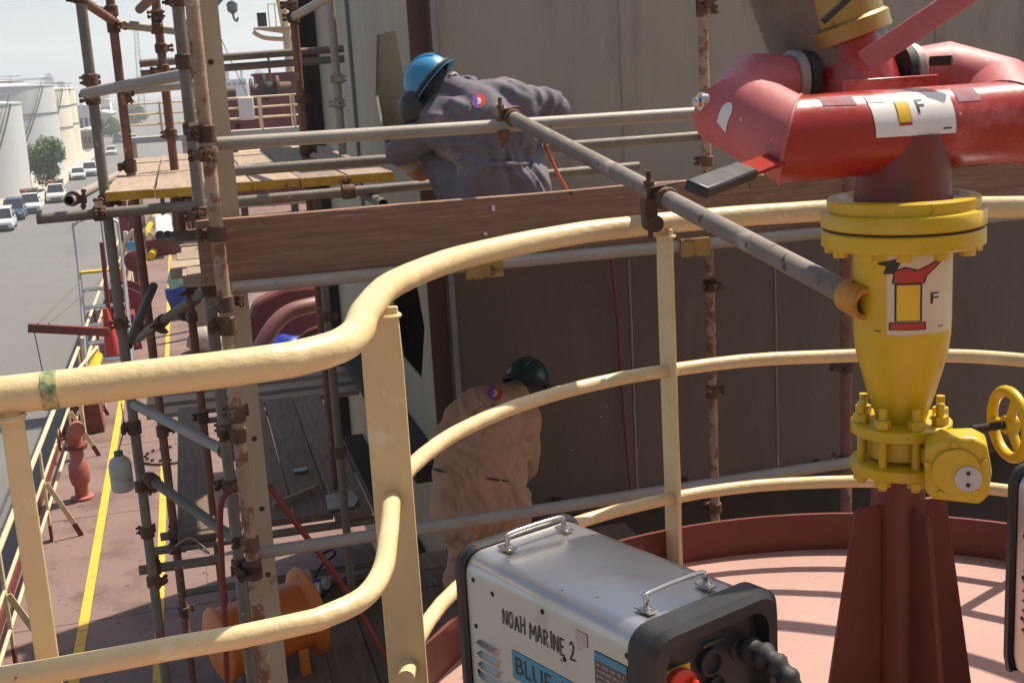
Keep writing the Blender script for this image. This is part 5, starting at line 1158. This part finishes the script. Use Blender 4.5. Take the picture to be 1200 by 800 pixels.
# vehicles
cwhite=mat('white_car_paint',(.66,.66,.65),(.6,.6,.59),rough=.25,s=1,bump=0); cblue=mat('blue_car_paint',(.05,.09,.17),(.045,.08,.15),rough=.25,s=1,bump=0); cdark=mat('dark_car_paint',(.05,.05,.055),rough=.25,bump=0,s=1)
glassm=mat('car_glass',(.03,.035,.04),(.025,.03,.035),rough=.08,s=1,bump=0); tyre=mat('tyre',(.02,.02,.02),rough=.9,bump=0)
def car(label,px,py,kind,paint,hd=0.0):
    q=W(px,py,z=-5.985); T=thing('parked_car' if kind!='pickup' else 'pickup_truck',label,'car' if kind!='pickup' else 'truck',q,'vehicles on the quay')
    L_,Wd,H=(4.5,1.78,1.46) if kind=='sedan' else (4.7,1.88,1.78) if kind=='suv' else (5.1,1.85,1.78); c_,s_=math.cos(hd),math.sin(hd)
    P=lambda x,y,z:q+V((x*c_-y*s_,x*s_+y*c_,z))
    def loft(secs,nm,m,bev=0):
        k=MB(); n=len(secs[0]); b=0
        for sc_ in secs: k.v+=[P(*p) for p in sc_]
        for i in range(len(secs)-1):
            for j in range(n): k.f.append([i*n+j,i*n+(j+1)%n,(i+1)*n+(j+1)%n,(i+1)*n+j])
        k.f+=[list(range(n)),[(len(secs)-1)*n+j for j in range(n)]]; return k.build(nm,m,T,bev=bev)
    w_=Wd/2; belt=.98 if kind!='sedan' else .86
    def sec(y,z0,z1,ww): return [(-ww*.94,y,z0),(ww*.94,y,z0),(ww,y,(z0+z1)/2),(ww*.92,y,z1),(-ww*.92,y,z1),(-ww,y,(z0+z1)/2)]
    hood=belt-.10
    loft([sec(0,.35,hood-.22,w_*.9),sec(.12,.25,hood-.06,w_),sec(1.15,.22,hood+.06,w_),sec(1.3,.22,belt,w_),sec(L_-.15,.22,belt,w_),sec(L_,.35,belt-.1,w_*.93)],'body',paint,.03)
    ce=2.75 if kind=='pickup' else L_-.12 if kind=='suv' else L_-.75
    def cs(y,z,ww): return [(-ww,y,z),(ww,y,z)]
    k=[[(-w_*.9,1.2,belt),(w_*.9,1.2,belt),(w_*.9,ce+.25,belt),(-w_*.9,ce+.25,belt)],[(-w_*.74,2.0,H-.06),(w_*.74,2.0,H-.06),(w_*.74,ce-.1,H-.06),(-w_*.74,ce-.1,H-.06)]]
    loft(k,'windows',glassm)
    k2=[[(-w_*.76,1.93,H-.07),(w_*.76,1.93,H-.07),(w_*.76,ce-.05,H-.07),(-w_*.76,ce-.05,H-.07)],[(-w_*.68,2.05,H),(w_*.68,2.05,H),(w_*.68,ce-.2,H),(-w_*.68,ce-.2,H)]]; loft(k2,'roof',paint)
    for sx in (-1,1):
        for yy in (.85,L_-.95):
            m=MB(); a=P(sx*(w_-.02),yy,.34); b2=P(sx*(w_-.22),yy,.34); m.cyl(a,b2,.34,n=18); wh=m.build('wheel',tyre,T); m=MB(); d=(a-b2).normalized(); m.cyl(a,a+d*.015,.2,n=12); m.build('rim',alum,wh)
        m=MB(); m.bar(P(sx*w_*.62-.16,-.005,hood-.24),P(sx*w_*.62+.16,-.005,hood-.24),.10,.13); m.build('headlight',white,T)
        m=MB(); m.bar(P(sx*(w_+.0),1.45,belt+.08),P(sx*(w_+.17),1.45,belt+.08),.10,.12); m.build('wing_mirror',paint,T)
        m=MB(); m.bar(P(sx*w_*.9,1.22,belt+.01),P(sx*w_*.75,1.98,H-.06),.06,.05); m.build('windscreen_pillar',paint,T)
    m=MB(); m.bar(P(-w_*.55,-.03,.42),P(w_*.55,-.03,.42),.06,.16); m.build('bumper',black,T)
    if kind=='pickup':
        m=MB(); m.bar(P(-w_*.9,3.1,2.0),P(w_*.9,3.1,2.0),.08,.08); m.bar(P(-w_*.9,L_-.2,2.0),P(w_*.9,L_-.2,2.0),.08,.08); m.build('load_rack',galvd,T)
        for i,(xx,h) in enumerate(((-.5,.55),(0,.4),(.5,.5))):
            m=MB(); m.box(P(xx,3.9,1.25+h/2),(.42,1.1,h+.5)); m.build('load',[orange,redst,brownp][i],T)
    return T
car('white pickup truck with rack and load by the boundary wall',66,238,'pickup',cwhite,.05)
car('white pickup truck with load left of the other pickup',37,251,'pickup',cwhite,.1)
car('dark blue car parked between two white vehicles',16,259,'suv',cblue,.05)
car('white car at the left edge of the quay',2,272,'suv',cwhite,.05)
car('small white sedan beyond the pickup by the wall',92,211,'sedan',cwhite,.05)
car('white off-road car right of the small sedan',106,207,'suv',cwhite,.05)
car('white car farther up the road under the scaffold tube',130,182,'sedan',cwhite,.0)
car('dark car far up the road',138,168,'suv',cdark,.0)
car('pale car far up the road beside the red upright',156,166,'sedan',cwhite,.0)
car('dark car farthest up the road',150,156,'sedan',cdark,.0)
car('white car parked behind the low barrier at left',12,215,'sedan',cwhite,1.2)
car('pale car parked beside the tree',30,207,'sedan',cwhite,1.2)
# far skyline
hz=mat('far_concrete',(.36,.37,.38),(.30,.31,.33),rough=.9,s=.02,bump=0)
def tower(label,px0,px1,pytop,y):
    a=W(px0,110,y=y);b2=W(px1,110,y=y);t=W((px0+px1)/2,pytop,y=y); T=thing('tower_block',label,'building',((a.x+b2.x)/2,y,-6)); k=MB(); k.bx(a.x,b2.x,y,y+30,-6,t.z); k.build('wall',hz,T)
    k=MB(); wd=b2.x-a.x; k.bx(a.x+wd*.2,b2.x-wd*.2,y+5,y+25,t.z,t.z+3); k.build('roof',hz,T)
    n=6
    for i in range(n):
        k=MB(); z=-6+(t.z+6)*(i+.5)/n; k.bx(a.x+wd*.1,b2.x-wd*.1,y-.2,y,z-1,z+1); k.build('window',darkst,T)
tower('pale far tower block above the white tanks',53,65,90,1200)
tower('low far block right of the cream tanks',66,78,99,1300)
tower('pale far tower block left of the foremast',301,312,85,1300)
tower('low far block beside the grey ship',292,300,98,1250)
tower('wide low far block behind the road',104,128,112,1150)
# moored grey ship's upperworks
a=W(261,110,y=400); T=thing('moored_ship','hazy pale grey ship superstructure behind the catwalk','ship',(a.x+4,400,-6)); sg_=mat('pale_ship_grey',(.48,.50,.52),rough=.6,s=.1)
b2=W(290,110,y=400); t=W(275,93,y=400)
k=MB(); k.bx(a.x,b2.x,400,412,-6,t.z); k.build('superstructure',sg_,T)
k=MB(); k.bx(a.x+1,a.x+2.5,403,405,t.z,t.z+4); k.cyl((b2.x-1,404,t.z),(b2.x-1,404,t.z+2.5),.4,n=8); k.build('funnel',sg_,T); T.children[-1].name='funnel'
for i in range(5):
    k=MB(); x=a.x+(b2.x-a.x)*(i+.5)/5; k.bx(x-.5,x+.5,399.9,400,t.z-1.8,t.z-1); k.build('window',darkst,T)
# lattice crane far away
y=520; p0=W(166,125,y=y); p1=W(159,34,y=y); T=thing('lattice_crane','tall pale lattice crane far down the quay','crane',(p0.x,y,-6)); k=MB()
h=p1.z+6; w2=1.3
crp=mat('pale_crane',(.42,.40,.38),rough=.7)
f_=lambda t_,sx,sy:V((p0.x+(p1.x-p0.x)*t_+sx*w2*(1-.5*t_),y+sy*w2*(1-.5*t_),-6+h*t_))
for sx in (-1,1):
    for sy in (-1,1):
        m=MB(); m.tube([f_(0,sx,sy),f_(1,sx,sy)],.14,6); m.build('chord',crp,T)
m=MB()
for i in range(22):
    t0,t1=i/22,(i+1)/22
    for sx,sy,sx2,sy2 in ((-1,-1,1,-1),(1,-1,1,1),(1,1,-1,1),(-1,1,-1,-1)):
        if i%2: m.tube([f_(t0,sx,sy),f_(t1,sx2,sy2)],.09,5)
        else: m.tube([f_(t0,sx2,sy2),f_(t1,sx,sy)],.09,5)
mo=m.build('lacing',crp,T); mo['kind']='stuff'
# ---------------------------------------------------------------- haze
k=MB(); k.bx(-1520,1520,-220,2620,-8.6,95); hzo=k.build('haze',MATS['ink'] if 'ink' in MATS else ink); hzo.data.materials.clear()
hm_=bpy.data.materials.new('haze_air'); hm_.use_nodes=True; t=hm_.node_tree; t.nodes.clear(); o_=t.nodes.new('ShaderNodeOutputMaterial'); pv=t.nodes.new('ShaderNodeVolumePrincipled')
pv.inputs['Color'].default_value=(.88,.95,1,1); pv.inputs['Density'].default_value=.0006; pv.inputs['Anisotropy'].default_value=.3; t.links.new(pv.outputs[0],o_.inputs['Volume']); hzo.data.materials.append(hm_); hzo['kind']='stuff'
